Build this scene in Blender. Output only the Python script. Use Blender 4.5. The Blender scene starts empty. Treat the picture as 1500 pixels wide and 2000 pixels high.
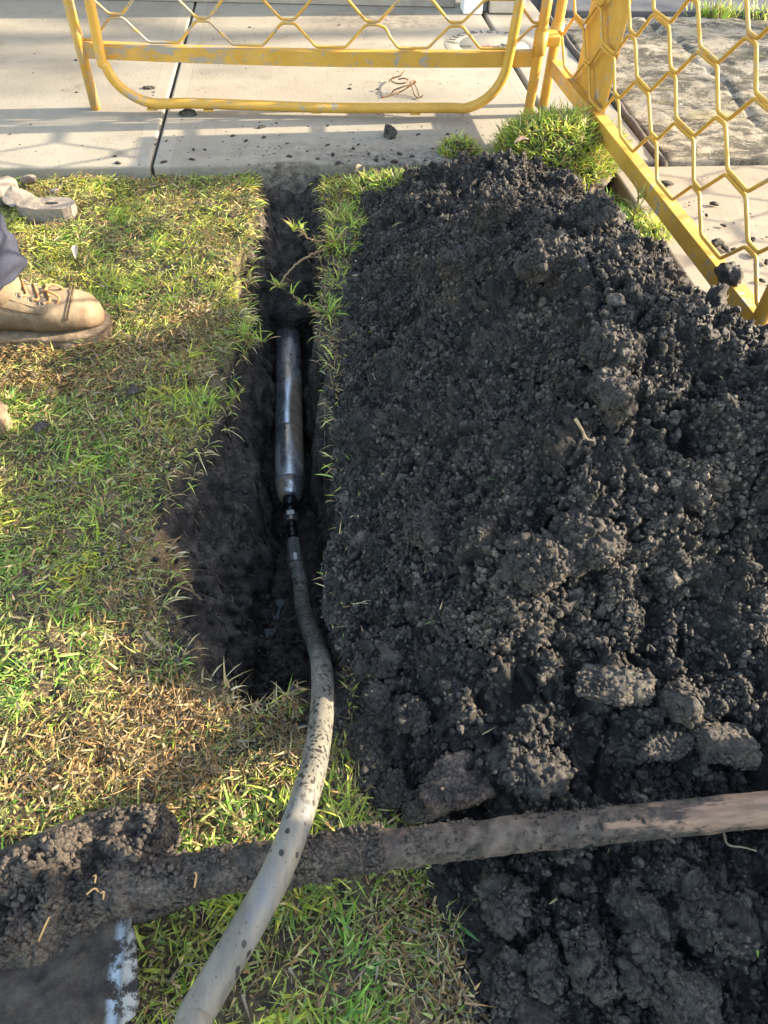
import bpy, bmesh, math, random
import numpy as np
from mathutils import Matrix, Vector

# ------------------------------------------------------------------ camera, sky, sun, exposure
S = bpy.context.scene
COL = S.collection
F, PW, PH = 1387.0, 1500, 2000
CAM_H, PITCH, YAW, ROLL = 0.8, math.radians(49.25), math.radians(7.25), math.radians(2.5)
fwd = np.array([math.sin(YAW)*math.cos(PITCH), math.cos(YAW)*math.cos(PITCH), -math.sin(PITCH)])
_r = np.array([math.cos(YAW), -math.sin(YAW), 0.0])
_u = np.cross(_r, fwd)
rgt = math.cos(ROLL)*_r + math.sin(ROLL)*_u
upv = -math.sin(ROLL)*_r + math.cos(ROLL)*_u
cam_d = bpy.data.cameras.new("camera")
cam = bpy.data.objects.new("camera", cam_d)
COL.objects.link(cam)
M = Matrix.Identity(4)
for i in range(3):
    M[i][0], M[i][1], M[i][2] = rgt[i], upv[i], -fwd[i]
M[2][3] = CAM_H
cam.matrix_world = M
cam_d.sensor_fit = 'VERTICAL'
cam_d.sensor_height = 34.6
cam_d.lens = 34.6*F/PH
cam_d.clip_start, cam_d.clip_end = 0.02, 400
S.camera = cam

SUN_EL, SUN_AZ = math.radians(20.0), math.radians(2.5)      # azimuth measured from +x towards +y
SUN_DIR = Vector((math.cos(SUN_EL)*math.cos(SUN_AZ), math.cos(SUN_EL)*math.sin(SUN_AZ), math.sin(SUN_EL)))
W = bpy.data.worlds.new("World")
S.world = W
W.use_nodes = True
nt = W.node_tree
sky = nt.nodes.new("ShaderNodeTexSky")
sky.sky_type = 'NISHITA'
sky.sun_disc = False
sky.sun_elevation = SUN_EL
sky.sun_rotation = math.radians(90) - SUN_AZ
wb = nt.nodes.new("ShaderNodeMix"); wb.data_type = 'RGBA'; wb.blend_type = 'MULTIPLY'   # hazy, less blue sky
wb.inputs[0].default_value = 1.0; wb.inputs[7].default_value = (1.10, .98, .84, 1)
nt.links.new(sky.outputs[0], wb.inputs[6]); nt.links.new(wb.outputs[2], nt.nodes["Background"].inputs[0])
nt.nodes["Background"].inputs[1].default_value = 0.15
sl = bpy.data.lights.new("sun", 'SUN')
sl.energy, sl.angle, sl.color = 3.2, math.radians(0.5), (1.0, 0.85, 0.62)
so = bpy.data.objects.new("sun", sl)
COL.objects.link(so)
so.rotation_euler = SUN_DIR.to_track_quat('Z', 'Y').to_euler()
so.location = (6, 0, 4)
S.view_settings.view_transform = 'Standard'
S.view_settings.look = 'None'
S.view_settings.exposure = 2.8
S.view_settings.gamma = 1.0

# ------------------------------------------------------------------ helpers
def at(px, py, z=0.0):
    """The world point at height z that the photograph shows at pixel (px, py)."""
    d = fwd + rgt*(px-PW/2)/F - upv*(py-PH/2)/F
    t = (z-CAM_H)/d[2]
    return np.array([d[0]*t, d[1]*t, z])

def tag(o, label=None, cat=None, group=None, kind=None):
    if label: o["label"] = label
    if cat: o["category"] = cat
    if group: o["group"] = group
    if kind: o["kind"] = kind
    return o

def empty(name, loc, label, cat, group=None):
    o = bpy.data.objects.new(name, None)
    COL.objects.link(o)
    o.location = [float(v) for v in loc]
    o.empty_display_size = 0.05
    return tag(o, label, cat, group)

def mesh_data(name, v, f, mat=None, smooth=True, col=None):
    me = bpy.data.meshes.new(name)
    v = np.asarray(v, np.float32)
    if isinstance(f, np.ndarray) and f.ndim == 2:
        k = f.shape[1]
        n = len(f)
        me.vertices.add(len(v)); me.vertices.foreach_set("co", v.ravel())
        me.loops.add(n*k); me.loops.foreach_set("vertex_index", f.astype(np.int32).ravel())
        me.polygons.add(n); me.polygons.foreach_set("loop_start", np.arange(0, n*k, k, dtype=np.int32))
        me.update(calc_edges=True)
    else:
        me.from_pydata([tuple(p) for p in v.tolist()], [], [tuple(int(i) for i in q) for q in f])
        me.update()
    if smooth:
        me.polygons.foreach_set("use_smooth", np.ones(len(me.polygons), dtype=bool))
    if col is not None:
        a = me.color_attributes.new("tint", 'FLOAT_COLOR', 'POINT')
        c = np.ones((len(v), 4), np.float32); c[:, :3] = col
        a.data.foreach_set("color", c.ravel())
    if mat: me.materials.append(mat)
    return me

def place(name, me, parent=None, loc=None):
    o = bpy.data.objects.new(name, me)
    COL.objects.link(o)
    if loc is not None: o.location = [float(v) for v in loc]
    if parent is not None:
        o.parent = parent
        pl = Vector((0, 0, 0)); q = parent
        while q is not None:
            pl = pl + q.location if q.type == 'EMPTY' else pl
            q = q.parent
        if parent.type == 'EMPTY':
            o.matrix_parent_inverse = Matrix.Translation(-parent.location)
    return o

def obj(name, v, f, mat, parent=None, smooth=True, col=None):
    return place(name, mesh_data(name, v, f, mat, smooth, col), parent)

class MB:
    def __init__(s): s.v = []; s.f = []; s.n = 0
    def add(s, v, f):
        v = np.asarray(v, float)
        s.v.append(v); s.f += [tuple(int(i)+s.n for i in q) for q in f]; s.n += len(v)
        return s
    def build(s, name, mat, parent=None, smooth=True):
        return obj(name, np.concatenate(s.v), s.f, mat, parent, smooth)

def catmull(P, n=8):
    P = np.asarray(P, float)
    Q = np.vstack([2*P[0]-P[1], P, 2*P[-1]-P[-2]])
    out = []
    for i in range(1, len(Q)-2):
        a, b, c, d = Q[i-1], Q[i], Q[i+1], Q[i+2]
        for t in np.linspace(0, 1, n, endpoint=False):
            out.append(.5*(2*b+(c-a)*t+(2*a-5*b+4*c-d)*t*t+(3*b-a-3*c+d)*t**3))
    out.append(Q[-2])
    return np.array(out)

def tube(P, r, n=10, caps=True, closed=False):
    P = np.asarray(P, float)
    m = len(P)
    r = np.broadcast_to(np.asarray(r, float), (m,))
    T = np.gradient(P, axis=0) if not closed else np.roll(P, -1, 0)-np.roll(P, 1, 0)
    T /= np.linalg.norm(T, axis=1)[:, None]+1e-12
    a = np.array([0, 0, 1.0]) if abs(T[0][2]) < .9 else np.array([1.0, 0, 0])
    N = np.cross(T[0], a); N /= np.linalg.norm(N)
    ang = np.arange(n)*2*math.pi/n
    V = []
    for i in range(m):
        N = N-T[i]*(N@T[i]); N /= np.linalg.norm(N)
        B = np.cross(T[i], N)
        V.append(P[i]+r[i]*(np.cos(ang)[:, None]*N+np.sin(ang)[:, None]*B))
    V = np.concatenate(V)
    f = []
    for i in range(m if closed else m-1):
        for j in range(n):
            k = (i+1) % m
            f.append((i*n+j, i*n+(j+1) % n, k*n+(j+1) % n, k*n+j))
    if caps and not closed:
        f.append(tuple(range(n-1, -1, -1))); f.append(tuple(range((m-1)*n, m*n)))
    return V, f

def box(lo, hi, bevel=0.0, seg=2, cuts=None):
    bm = bmesh.new()
    bmesh.ops.create_cube(bm, size=1)
    lo, hi = Vector([float(v) for v in lo]), Vector([float(v) for v in hi])
    for v in bm.verts:
        v.co = Vector([lo[i]+(v.co[i]+.5)*(hi[i]-lo[i]) for i in range(3)])
    if bevel > 0:
        bmesh.ops.bevel(bm, geom=list(bm.edges), offset=bevel, segments=seg, profile=.5, affect='EDGES')
    bm.verts.index_update()
    V = np.array([v.co[:] for v in bm.verts]); f = [tuple(v.index for v in q.verts) for q in bm.faces]
    bm.free()
    return V, f

# ---- numpy noise
def _h(ix, iy, iz, seed):
    with np.errstate(over='ignore'):
        h = (ix.astype(np.int64)*73856093) ^ (iy.astype(np.int64)*19349663) ^ (iz.astype(np.int64)*83492791) ^ (seed*2654435761 & 0x7fffffff)
        h = h & 0xffffffff
        h = ((h ^ (h >> 16))*0x45d9f3b) & 0xffffffff
        h = ((h ^ (h >> 16))*0x45d9f3b) & 0xffffffff
        h = h ^ (h >> 16)
    return (h & 0xffffff)/float(0xffffff)

def vnoise(p, scale, seed=0):
    """Smooth value noise in -1..1 of points p (N,3)."""
    q = p/scale
    i = np.floor(q).astype(np.int64); t = q-i; t = t*t*(3-2*t)
    r = 0
    for a in (0, 1):
        for b in (0, 1):
            for c in (0, 1):
                w = (t[:, 0] if a else 1-t[:, 0])*(t[:, 1] if b else 1-t[:, 1])*(t[:, 2] if c else 1-t[:, 2])
                r = r+w*_h(i[:, 0]+a, i[:, 1]+b, i[:, 2]+c, seed)
    return r*2-1

def fbm(p, scale, seed=0, octv=4, gain=.5):
    r, a = 0, 1.0
    for k in range(octv):
        r = r+a*vnoise(p, scale/2**k, seed+k*17); a *= gain
    return r

def p3(x, y): return np.stack([x, y, np.zeros_like(x)], 1)

def domes(x, y, cell, seed, keep=.8, rmin=.25, rmax=.6):
    """Height of rounded crumbs strewn on a jittered grid."""
    ix, iy = np.floor(x/cell).astype(np.int64), np.floor(y/cell).astype(np.int64)
    h = np.zeros_like(x); z0 = np.zeros_like(ix)
    for a in (-1, 0, 1):
        for b in (-1, 0, 1):
            jx, jy = ix+a, iy+b
            cx = (jx+.15+.7*_h(jx, jy, z0, seed))*cell; cy = (jy+.15+.7*_h(jx, jy, z0+1, seed))*cell
            r = cell*(rmin+(rmax-rmin)*_h(jx, jy, z0+2, seed)**1.5)
            r = np.where(_h(jx, jy, z0+3, seed) < keep, r, 0)
            th = _h(jx, jy, z0+4, seed)*math.pi; e = 1+.5*_h(jx, jy, z0+5, seed)
            dx, dy = x-cx, y-cy
            u = dx*np.cos(th)+dy*np.sin(th); v = (-dx*np.sin(th)+dy*np.cos(th))*e
            sp = np.sqrt(np.maximum(0, r*r-u*u-v*v))
            th2 = _h(jx, jy, z0+6, seed)*math.pi; u2 = u*np.cos(th2)+v*np.sin(th2); v2 = -u*np.sin(th2)+v*np.cos(th2)
            an = np.maximum(0, 1.25*r-np.maximum(np.maximum(np.abs(u2), np.abs(v2)*1.1), .75*(np.abs(u2)+.8*v2)))*.95
            h = np.maximum(h, np.where(sp > 0, .4*sp+.6*np.minimum(an, r), 0))
    return h

def domes3(p, cell, seed, keep=.8, rmin=.3, rmax=.62):
    """The same in space: rounded crumbs stuck over a surface."""
    p = p+.22*cell*np.stack([vnoise(p, cell*.6, seed+k) for k in (1, 2, 3)], 1)
    i0 = np.floor(p/cell).astype(np.int64); h = np.zeros(len(p))
    for a in (-1, 0, 1):
        for b in (-1, 0, 1):
            for c in (-1, 0, 1):
                j = i0+np.array([a, b, c])
                H = [_h(j[:, 0], j[:, 1], j[:, 2], seed+q*101) for q in range(5)]
                cc = (j+.15+.7*np.stack(H[:3], 1))*cell
                r = np.where(H[4] < keep, cell*(rmin+(rmax-rmin)*H[3]), 0)
                h = np.maximum(h, np.sqrt(np.maximum(0, r*r-((p-cc)**2).sum(1))))
    return h

def normals(v, f):
    n = np.zeros_like(v)
    fn = np.cross(v[f[:, 1]]-v[f[:, 0]], v[f[:, 2]]-v[f[:, 0]])
    for k in range(3): np.add.at(n, f[:, k], fn)
    return n/(np.linalg.norm(n, axis=1)[:, None]+1e-12)

def crumbly(v, f, seed, amp=1.0, cells=((.022, .6), (.011, .95), (.006, 1.2))):
    """Cover a lump (metres) with crumbs of several sizes."""
    n = normals(v, f)
    h = .004*fbm(v+seed, .03, seed, 3)
    for c, a in cells: h = h+a*domes3(v+seed*.37, c, seed+int(c*1e4), .78)
    return v+n*(h*amp)[:, None]

def sdf(x, y, poly):
    """Signed distance to a polygon, positive inside."""
    P = np.asarray(poly, float)[:, :2]
    d = np.full(x.shape, 1e9); ins = np.zeros(x.shape, bool)
    for i in range(len(P)):
        a, b = P[i], P[(i+1) % len(P)]
        e = b-a
        t = np.clip(((x-a[0])*e[0]+(y-a[1])*e[1])/(e@e+1e-12), 0, 1)
        d = np.minimum(d, (x-a[0]-t*e[0])**2+(y-a[1]-t*e[1])**2)
        c = ((a[1] > y) != (b[1] > y)) & (x < (b[0]-a[0])*(y-a[1])/(b[1]-a[1]+1e-15)+a[0])
        ins ^= c
    return np.where(ins, 1, -1)*np.sqrt(d)

def sstep(a, b, x):
    t = np.clip((x-a)/(b-a), 0, 1)
    return t*t*(3-2*t)

_ico = {}
def ico(n):
    if n not in _ico:
        bm = bmesh.new(); bmesh.ops.create_icosphere(bm, subdivisions=n, radius=1)
        bm.verts.index_update()
        _ico[n] = (np.array([v.co[:] for v in bm.verts]), np.array([[v.index for v in q.verts] for q in bm.faces]))
        bm.free()
    return _ico[n]

def rock(seed, size=(1, 1, 1), n=3, rough=.25, facets=0, fine=.0):
    v, f = ico(n)
    v = v.copy()
    rs = np.random.RandomState(seed)
    for _ in range(facets):
        d = rs.normal(size=3); d /= np.linalg.norm(d); c = .45+.35*rs.rand()
        k = v@d; v = v-np.maximum(0, k-c)[:, None]*d*.92
    r = 1+rough*fbm(v+seed*3.7, .9, seed, 3)
    if fine: r = r+fine*(domes(np.arctan2(v[:, 1], v[:, 0]+1e-6)*1.2, v[:, 2], .33, seed)*3-.5) + fine*.8*vnoise(v, .16, seed)
    return v*r[:, None]*np.array(size), f

_cv = {}
def crumbs_on(pts, nrm, sz, rs, lift=.25, lvl=1):
    """Irregular crumbs seated on surface points: vertices and triangles."""
    V_, F_, own, off = [], [], [], 0
    for k in range(8):
        if (k, lvl) not in _cv:
            r9 = np.random.RandomState(500+k); v, f = rock(500+k, (1, .7+.3*r9.rand(), .6+.35*r9.rand()), lvl, .42, 3)
            q = np.linalg.qr(r9.normal(size=(3, 3)))[0]; _cv[(k, lvl)] = (v@q.T, f)
        rv, rf = _cv[(k, lvl)]
        sel = np.arange(k, len(pts), 8)
        if not len(sel): continue
        th = rs.rand(len(sel))*6.28; c_, s_ = np.cos(th)[:, None], np.sin(th)[:, None]
        W_ = np.stack([rv[None, :, 0]*c_-rv[None, :, 1]*s_, rv[None, :, 0]*s_+rv[None, :, 1]*c_, np.broadcast_to(rv[None, :, 2], (len(sel), len(rv)))], -1)
        W_ = W_*sz[sel][:, None, None]+(pts[sel]+nrm[sel]*(lift*sz[sel])[:, None])[:, None, :]
        V_.append(W_.reshape(-1, 3)); F_.append((rf[None]+(np.arange(len(sel))*len(rv))[:, None, None]+off).reshape(-1, 3))
        own.append(np.repeat(sel, len(rv))); off += len(sel)*len(rv)
    return np.concatenate(V_), np.concatenate(F_), np.concatenate(own)

# ---- materials
class NT:
    def __init__(s, name):
        s.m = bpy.data.materials.new(name); s.m.use_nodes = True
        s.t = s.m.node_tree; s.b = s.t.nodes["Principled BSDF"]
    def n(s, typ, **kw):
        o = s.t.nodes.new(typ)
        for k, v in kw.items(): setattr(o, k, v)
        return o
    def l(s, a, b): s.t.links.new(a, b)
    def coord(s):
        if not hasattr(s, '_c'): s._c = s.n("ShaderNodeTexCoord").outputs["Object"]
        return s._c
    def sep(s):
        if not hasattr(s, '_s'):
            q = s.n("ShaderNodeSeparateXYZ"); s.l(s.coord(), q.inputs[0]); s._s = q
        return s._s
    def mapping(s, scale=(1, 1, 1), loc=(0, 0, 0), rot=(0, 0, 0)):
        q = s.n("ShaderNodeMapping"); q.inputs["Scale"].default_value = scale
        q.inputs["Location"].default_value = loc; q.inputs["Rotation"].default_value = rot
        s.l(s.coord(), q.inputs[0]); return q.outputs[0]
    def noise(s, scale, detail=4, rough=.55, vec=None, dist=0):
        q = s.n("ShaderNodeTexNoise"); q.inputs["Scale"].default_value = scale
        q.inputs["Detail"].default_value = detail; q.inputs["Roughness"].default_value = rough
        q.inputs["Distortion"].default_value = dist
        s.l(vec or s.coord(), q.inputs["Vector"]); return q.outputs["Fac"]
    def vor(s, scale, feature='F1', vec=None, out="Distance", rnd=1):
        q = s.n("ShaderNodeTexVoronoi", feature=feature); q.inputs["Scale"].default_value = scale
        q.inputs["Randomness"].default_value = rnd
        s.l(vec or s.coord(), q.inputs["Vector"]); return q.outputs[out]
    def ramp(s, x, a, b, lo=0., hi=1., smooth=True):
        q = s.n("ShaderNodeMapRange", interpolation_type='SMOOTHSTEP' if smooth else 'LINEAR')
        for k, v in zip(("From Min", "From Max", "To Min", "To Max"), (a, b, lo, hi)): q.inputs[k].default_value = v
        s.l(x, q.inputs["Value"]); return q.outputs[0]
    def math(s, op, a, b=None, c=None):
        q = s.n("ShaderNodeMath", operation=op)
        for i, v in enumerate((a, b, c)):
            if v is None: continue
            if isinstance(v, (int, float)): q.inputs[i].default_value = v
            else: s.l(v, q.inputs[i])
        return q.outputs[0]
    def mix(s, f, a, b, mode='MIX'):
        q = s.n("ShaderNodeMix", data_type='RGBA', blend_type=mode)
        for i, v in ((0, f), (6, a), (7, b)):
            if isinstance(v, (int, float)): q.inputs[i].default_value = v if i == 0 else (v, v, v, 1)
            elif isinstance(v, tuple): q.inputs[i].default_value = (*v, 1)
            else: s.l(v, q.inputs[i])
        return q.outputs[2]
    def near(s, x, y, rx, ry=None, soft=.5):
        """1 inside an ellipse about (x, y) on the plan, 0 outside."""
        ry = ry or rx
        a = s.math('DIVIDE', s.math('SUBTRACT', s.sep().outputs[0], float(x)), rx)
        b = s.math('DIVIDE', s.math('SUBTRACT', s.sep().outputs[1], float(y)), ry)
        d = s.math('SQRT', s.math('ADD', s.math('MULTIPLY', a, a), s.math('MULTIPLY', b, b)))
        return s.ramp(d, 1-soft, 1+soft, 1, 0)
    def bump(s, h, strength=.3, dist=.01):
        q = s.n("ShaderNodeBump"); q.inputs["Strength"].default_value = strength; q.inputs["Distance"].default_value = dist
        s.l(h, q.inputs["Height"])
        if s.b.inputs["Normal"].is_linked: s.l(s.b.inputs["Normal"].links[0].from_socket, q.inputs["Normal"])
        s.l(q.outputs[0], s.b.inputs["Normal"])
    def out(s, col=None, rough=None, metal=None, spec=None):
        for k, v in (("Base Color", col), ("Roughness", rough), ("Metallic", metal), ("Specular IOR Level", spec)):
            if v is None: continue
            if isinstance(v, tuple): s.b.inputs[k].default_value = (*v, 1)
            elif isinstance(v, (int, float)): s.b.inputs[k].default_value = v
            else: s.l(v, s.b.inputs[k])
        return s.m

def mat_soil(name, dark=(.015, .0133, .012), mid=(.060, .051, .044), pale=(.36, .29, .20), wet=.35, tint=False):
    t = NT(name)
    c = t.mix(t.ramp(t.noise(28, 6, .65), .32, .72), dark, mid)
    c = t.mix(t.ramp(t.noise(7, 3), .52, .75, 0, .5), c, (.105, .082, .060))
    grain = t.ramp(t.noise(260, 3, .7), .30, .70)
    c = t.mix(1.0, c, t.mix(grain, (.30, .30, .30), (1.95, 1.92, 1.87)), 'MULTIPLY')
    if tint: c = t.mix(1.0, c, t.n('ShaderNodeVertexColor', layer_name='tint').outputs[0], 'MULTIPLY')
    c = t.mix(t.ramp(t.noise(330, 2, .5), .70, .80, 0, .75), c, pale)
    t.bump(t.vor(260), -.9, .003)
    t.bump(t.noise(170, 6, .75), .9, .006)
    t.bump(t.noise(620, 3, .7), .9, .002)
    return t.out(c, t.ramp(t.noise(90, 3), .3, .7, .85-wet, .9), 0, .45)

SOIL = mat_soil("black_soil", tint=True)
CLOD = mat_soil("crumbly_clod", (.020, .0175, .016), (.074, .062, .052))
MUD = mat_soil("mud", (.032, .027, .024), (.115, .090, .070), (.36, .27, .16), .3)

def mat_ground():
    t = NT("lawn_soil")
    z = t.sep().outputs[2]
    turf = t.mix(t.ramp(t.noise(35, 5, .65), .35, .7), (.040, .030, .021), (.15, .105, .06))
    turf = t.mix(t.ramp(t.noise(9, 3), .45, .65), turf, (.10, .085, .04))
    black = t.mix(t.ramp(t.noise(40, 6, .65), .35, .75), (.028, .0235, .020), (.115, .093, .074))
    black = t.mix(t.ramp(t.noise(300, 2), .72, .8, 0, .6), black, (.30, .24, .16))
    zz = t.math('ADD', z, t.math('MULTIPLY', t.math('SUBTRACT', t.noise(22, 4), .5), .035))
    c = t.mix(t.ramp(zz, -.052, -.036), black, turf)
    sp = t.n('ShaderNodeVertexColor', layer_name='tint')
    spn = t.math('ADD', sp.outputs[0], t.math('MULTIPLY', t.math('SUBTRACT', t.noise(60, 5, .7), .5), .9))
    c = t.mix(t.ramp(spn, .42, .58), c, black)
    p = at(300, 1060, -.03)
    c = t.mix(t.math('MULTIPLY', t.near(p[0], p[1], .03, .035, .6), .7), c, (.36, .22, .11))
    gr_ = t.ramp(t.noise(240, 3, .7), .3, .7)
    c = t.mix(1.0, c, t.mix(gr_, (.5, .5, .5), (1.6, 1.58, 1.55)), 'MULTIPLY')
    t.bump(t.noise(140, 6, .75), .9, .006); t.bump(t.vor(200), -.8, .004)
    wet = t.ramp(z, -.285, -.262, .32, .9)
    return t.out(c, wet, 0, .4)

def mat_concrete(name, base, dark, stain, mottled=0.0, marks=()):
    t = NT(name)
    c = t.mix(t.ramp(t.noise(2.6, 5, .6), .35, .68), base, dark)
    c = t.mix(t.ramp(t.noise(11, 6, .7), .50, .75, 0, .55), c, stain)
    c = t.mix(t.ramp(t.noise(260, 2, .6), .62, .75, 0, .35), c, (.12, .10, .07))
    if mottled:
        m = t.mapping((1, 1.7, 1))
        c = t.mix(t.ramp(t.noise(6.5, 10, .78, m, .5), .45, .56, 0, mottled), c, (.062, .054, .038))
        c = t.mix(t.ramp(t.noise(14, 9, .78, m, .5), .52, .60, 0, mottled*.8), c, (.036, .032, .025))
        c = t.mix(t.ramp(t.noise(4, 7, .7, m, .4), .55, .66, 0, mottled*.6), c, (.20, .17, .065))
        c = t.mix(t.ramp(t.noise(24, 8, .75, m), .60, .66, 0, .7), c, (.50, .47, .40))
        c = t.mix(t.ramp(t.noise(80, 5, .7), .60, .72, 0, mottled*.6), c, (.06, .052, .04))
    for (x, y, rx, ry, colr, amt, br) in marks:
        n = t.ramp(t.noise(br, 6, .7), .38, .62)
        c = t.mix(t.math('MULTIPLY', t.math('MULTIPLY', t.near(x, y, rx, ry, .7), amt), n), c, colr)
    b = t.mapping((1, .35, 1), rot=(0, 0, .12))
    t.bump(t.noise(120, 5, .7, b), .35, .003)
    if mottled: c = t.mix(t.ramp(t.noise(190, 4, .75), .52, .64, 0, .65), c, (.05, .043, .03)); c = t.mix(t.ramp(t.noise(150, 4, .75), .58, .66, 0, .5), c, (.36, .33, .27))
    t.bump(t.noise(420 if not mottled else 150, 4, .7), .35 if not mottled else .8, .0025)
    return t, c

def mat_yellow():
    t = NT("worn_yellow_paint")
    c = t.mix(t.ramp(t.noise(14, 4), .3, .7), (.43, .235, .030), (.50, .285, .045))
    c = t.mix(t.ramp(t.noise(38, 6, .7), .55, .72, 0, .55), c, (.42, .30, .12))
    w = t.math('MULTIPLY', t.ramp(t.noise(34, 8, .78), .55, .585), t.ramp(t.noise(5, 2), .40, .54))
    w = t.math('MAXIMUM', w, t.math('MULTIPLY', t.near(-.36, 2.225, .22, .028, .5), t.ramp(t.noise(22, 7, .75, t.mapping((.5, 1, 1))), .46, .56)))
    c = t.mix(w, c, (.26, .235, .20))
    c = t.mix(t.ramp(t.noise(90, 5, .7), .66, .72, 0, .8), c, (.10, .07, .04))
    t.bump(t.noise(60, 5, .7), .12, .003)
    return t.out(c, t.ramp(t.noise(30, 4), .3, .7, .38, .62), 0, .45)
YEL = mat_yellow()

def plain(name, a, b, scale=30, rough=.7, metal=0, bump=.15, bs=90, spec=.4):
    t = NT(name)
    c = t.mix(t.ramp(t.noise(scale, 5, .65), .3, .72), a, b)
    if bump: t.bump(t.noise(bs, 5, .7), bump, .003)
    return t.out(c, rough, metal, spec)

def mat_blades(name, trans=.35):
    t = NT(name)
    a = t.n("ShaderNodeVertexColor", layer_name="tint")
    c = t.mix(t.ramp(t.noise(160, 2), .3, .7, 0, .25), a.outputs[0], (.14, .16, .05))
    t.out(c, .5, 0, .35)
    tr = t.n("ShaderNodeBsdfTranslucent"); t.l(c, tr.inputs[0])
    mx = t.n("ShaderNodeMixShader"); mx.inputs[0].default_value = trans
    o = t.t.nodes["Material Output"]
    t.l(t.b.outputs[0], mx.inputs[1]); t.l(tr.outputs[0], mx.inputs[2]); t.l(mx.outputs[0], o.inputs[0])
    return t.m
BLADE = mat_blades("grass_blade", .45)
STRAW = mat_blades("dry_straw", .15)

# ------------------------------------------------------------------ outlines on the ground, read off the photograph once
G0 = -0.03
TRENCH = [at(x, y, G0) for x, y in [(496, 322), (496, 400), (488, 460), (476, 520), (466, 575), (478, 640), (452, 690), (432, 740), (440, 800),
          (405, 850), (368, 900), (330, 950), (312, 1000), (322, 1060), (335, 1120), (328, 1180), (344, 1245), (388, 1302), (430, 1342), (480, 1384),
          (545, 1362), (592, 1318), (622, 1270), (645, 1230), (640, 1180), (664, 1130), (669, 1050), (665, 950), (658, 850), (651, 760), (638, 680),
          (624, 600), (634, 520), (640, 460), (628, 400), (622, 322)]]
HEAP = [at(x, y, G0) for x, y in [(770, 350), (712, 405), (694, 480), (674, 560), (660, 640), (654, 760), (660, 900), (665, 1000), (664, 1090),
        (645, 1170), (664, 1240), (690, 1330), (692, 1420), (704, 1490), (745, 1545), (800, 1590), (840, 1640), (868, 1720), (890, 1820), (905, 1900),
        (935, 2010), (950, 2120)]] + [np.array(q+(G0,)) for q in
        [(.22, -.30), (.6, -.45), (.95, -.4), (1.05, 0.), (1.05, .5), (.96, .8), (.80, 1.02)]] + \
       [at(x, y, G0) for x, y in [(1395, 612), (1300, 540), (1210, 490), (1190, 410)]] + [at(x, y, 0) for x, y in [(1150, 330), (1040, 320), (930, 298), (880, 306), (830, 335)]]

HOSE_LIP = np.array([at(x, y, z) for x, y, z in [(592, 1185, -.235), (603, 1224, -.185), (618, 1260, -.12), (627, 1296, -.06), (630, 1340, -.018), (629, 1390, .008), (623, 1440, .035)]])
HL_Y = HOSE_LIP[::-1, 1]; HL_X = HOSE_LIP[::-1, 0]; HL_Z = HOSE_LIP[::-1, 2]
def hose_dx(x, y): return np.where((y > .30) & (y < .72), np.abs(x-np.interp(y, HL_Y, HL_X)), 9.)

def ground_z(x, y):
    p = p3(x, y)
    z = G0+.010*fbm(p, .18, 3, 3)+.006*fbm(p, .03, 9, 3)
    q = at(560, 1420, G0)
    z -= .02*np.exp(-(((x-q[0])/.10)**2+((y-q[1])/.06)**2))
    wob = .017*fbm(p, .09, 21, 3)+.006*fbm(p, .022, 22, 2)
    d = sdf(x, y, TRENCH)+wob
    left = sstep(-.06, -.16, x)
    wl = .040+.105*left*np.exp(-((y-.76)/.20)**2)+.01*left+.05*sstep(.5, .42, y)*left
    t = np.clip(d/wl, 0, 1)
    prof = t**.72
    shelf = left*np.exp(-((y-.93)/.10)**2)
    prof = prof-.20*shelf*np.exp(-((t-.55)/.22)**2)
    far = np.interp(y+.012*vnoise(p, .05, 33), [1.503, 1.522, 1.60, 1.70, 1.81, 1.862], [1, .56, .50, .40, .22, .02])
    D = (.270+.02*fbm(p, .12, 5, 2))*far*(.93+.07*sstep(.45, .9, y))+.03*sstep(0, .01, d)
    z = z-np.where(d > 0, prof*D, 0)
    wallm = np.where(d > 0, 1, 0)
    z += wallm*(.014*fbm(p, .05, 31, 4)*np.clip(1.2-t, .25, 1))
    dxh = hose_dx(x, y)
    lim = np.interp(y, HL_Y, HL_Z)-.020
    z = np.where(dxh < .07, np.minimum(z, lim+np.maximum(0, dxh-.022)*1.1), z)
    # under the slabs
    slab = np.maximum(sstep(1.871, 1.891, y)*(1-sstep(6, 6.5, -x)), sstep(.80, .82, x)*sstep(-4.5, -4.2, y))
    z = z*(1-slab)+np.minimum(z, -.085)*slab
    return z

def heap_cap(x, y):
    ys = [-.6, .0, .12, .20, .26, .33, .42, .5, .62, .9, 1.05, 1.2, 1.35, 1.6, 1.75, 1.9]
    hs = [.06, .06, .055, .055, .06, .10, .14, .19, .27, .36, .33, .24, .18, .155, .11, .07]
    h = np.interp(y, ys, hs)
    far = sstep(.48, .7, x)*sstep(1.0, .8, y)
    far_h = np.interp(y, [-.6, .15, .25, .3, .45, .55], [.36, .42, .34, .12, .13, .30])  # unseen flank, heights shaped to shade the near ground with a sunlit gap
    return h*(1-far)+np.maximum(h, far_h)*far

def heap_base(x, y):
    p = p3(x, y)
    d = sdf(x, y, HEAP)+.005+.012*fbm(p, .09, 51, 3)
    k = .92*np.maximum(d, -.02)
    H = heap_cap(x, y)*(1+.16*fbm(p, .2, 61, 3))
    s = .045
    z = -s*np.log(np.exp(-k/s)+np.exp(-np.maximum(H, .01)/s))+s*np.log(1+np.exp(-np.maximum(H, .01)/s))*np.exp(-np.maximum(k, 0)/.03)
    z = np.where(d > 0, z, k)
    return G0-.004+z+.012*fbm(p, .07, 71, 3)*sstep(0, .05, d), d

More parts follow.
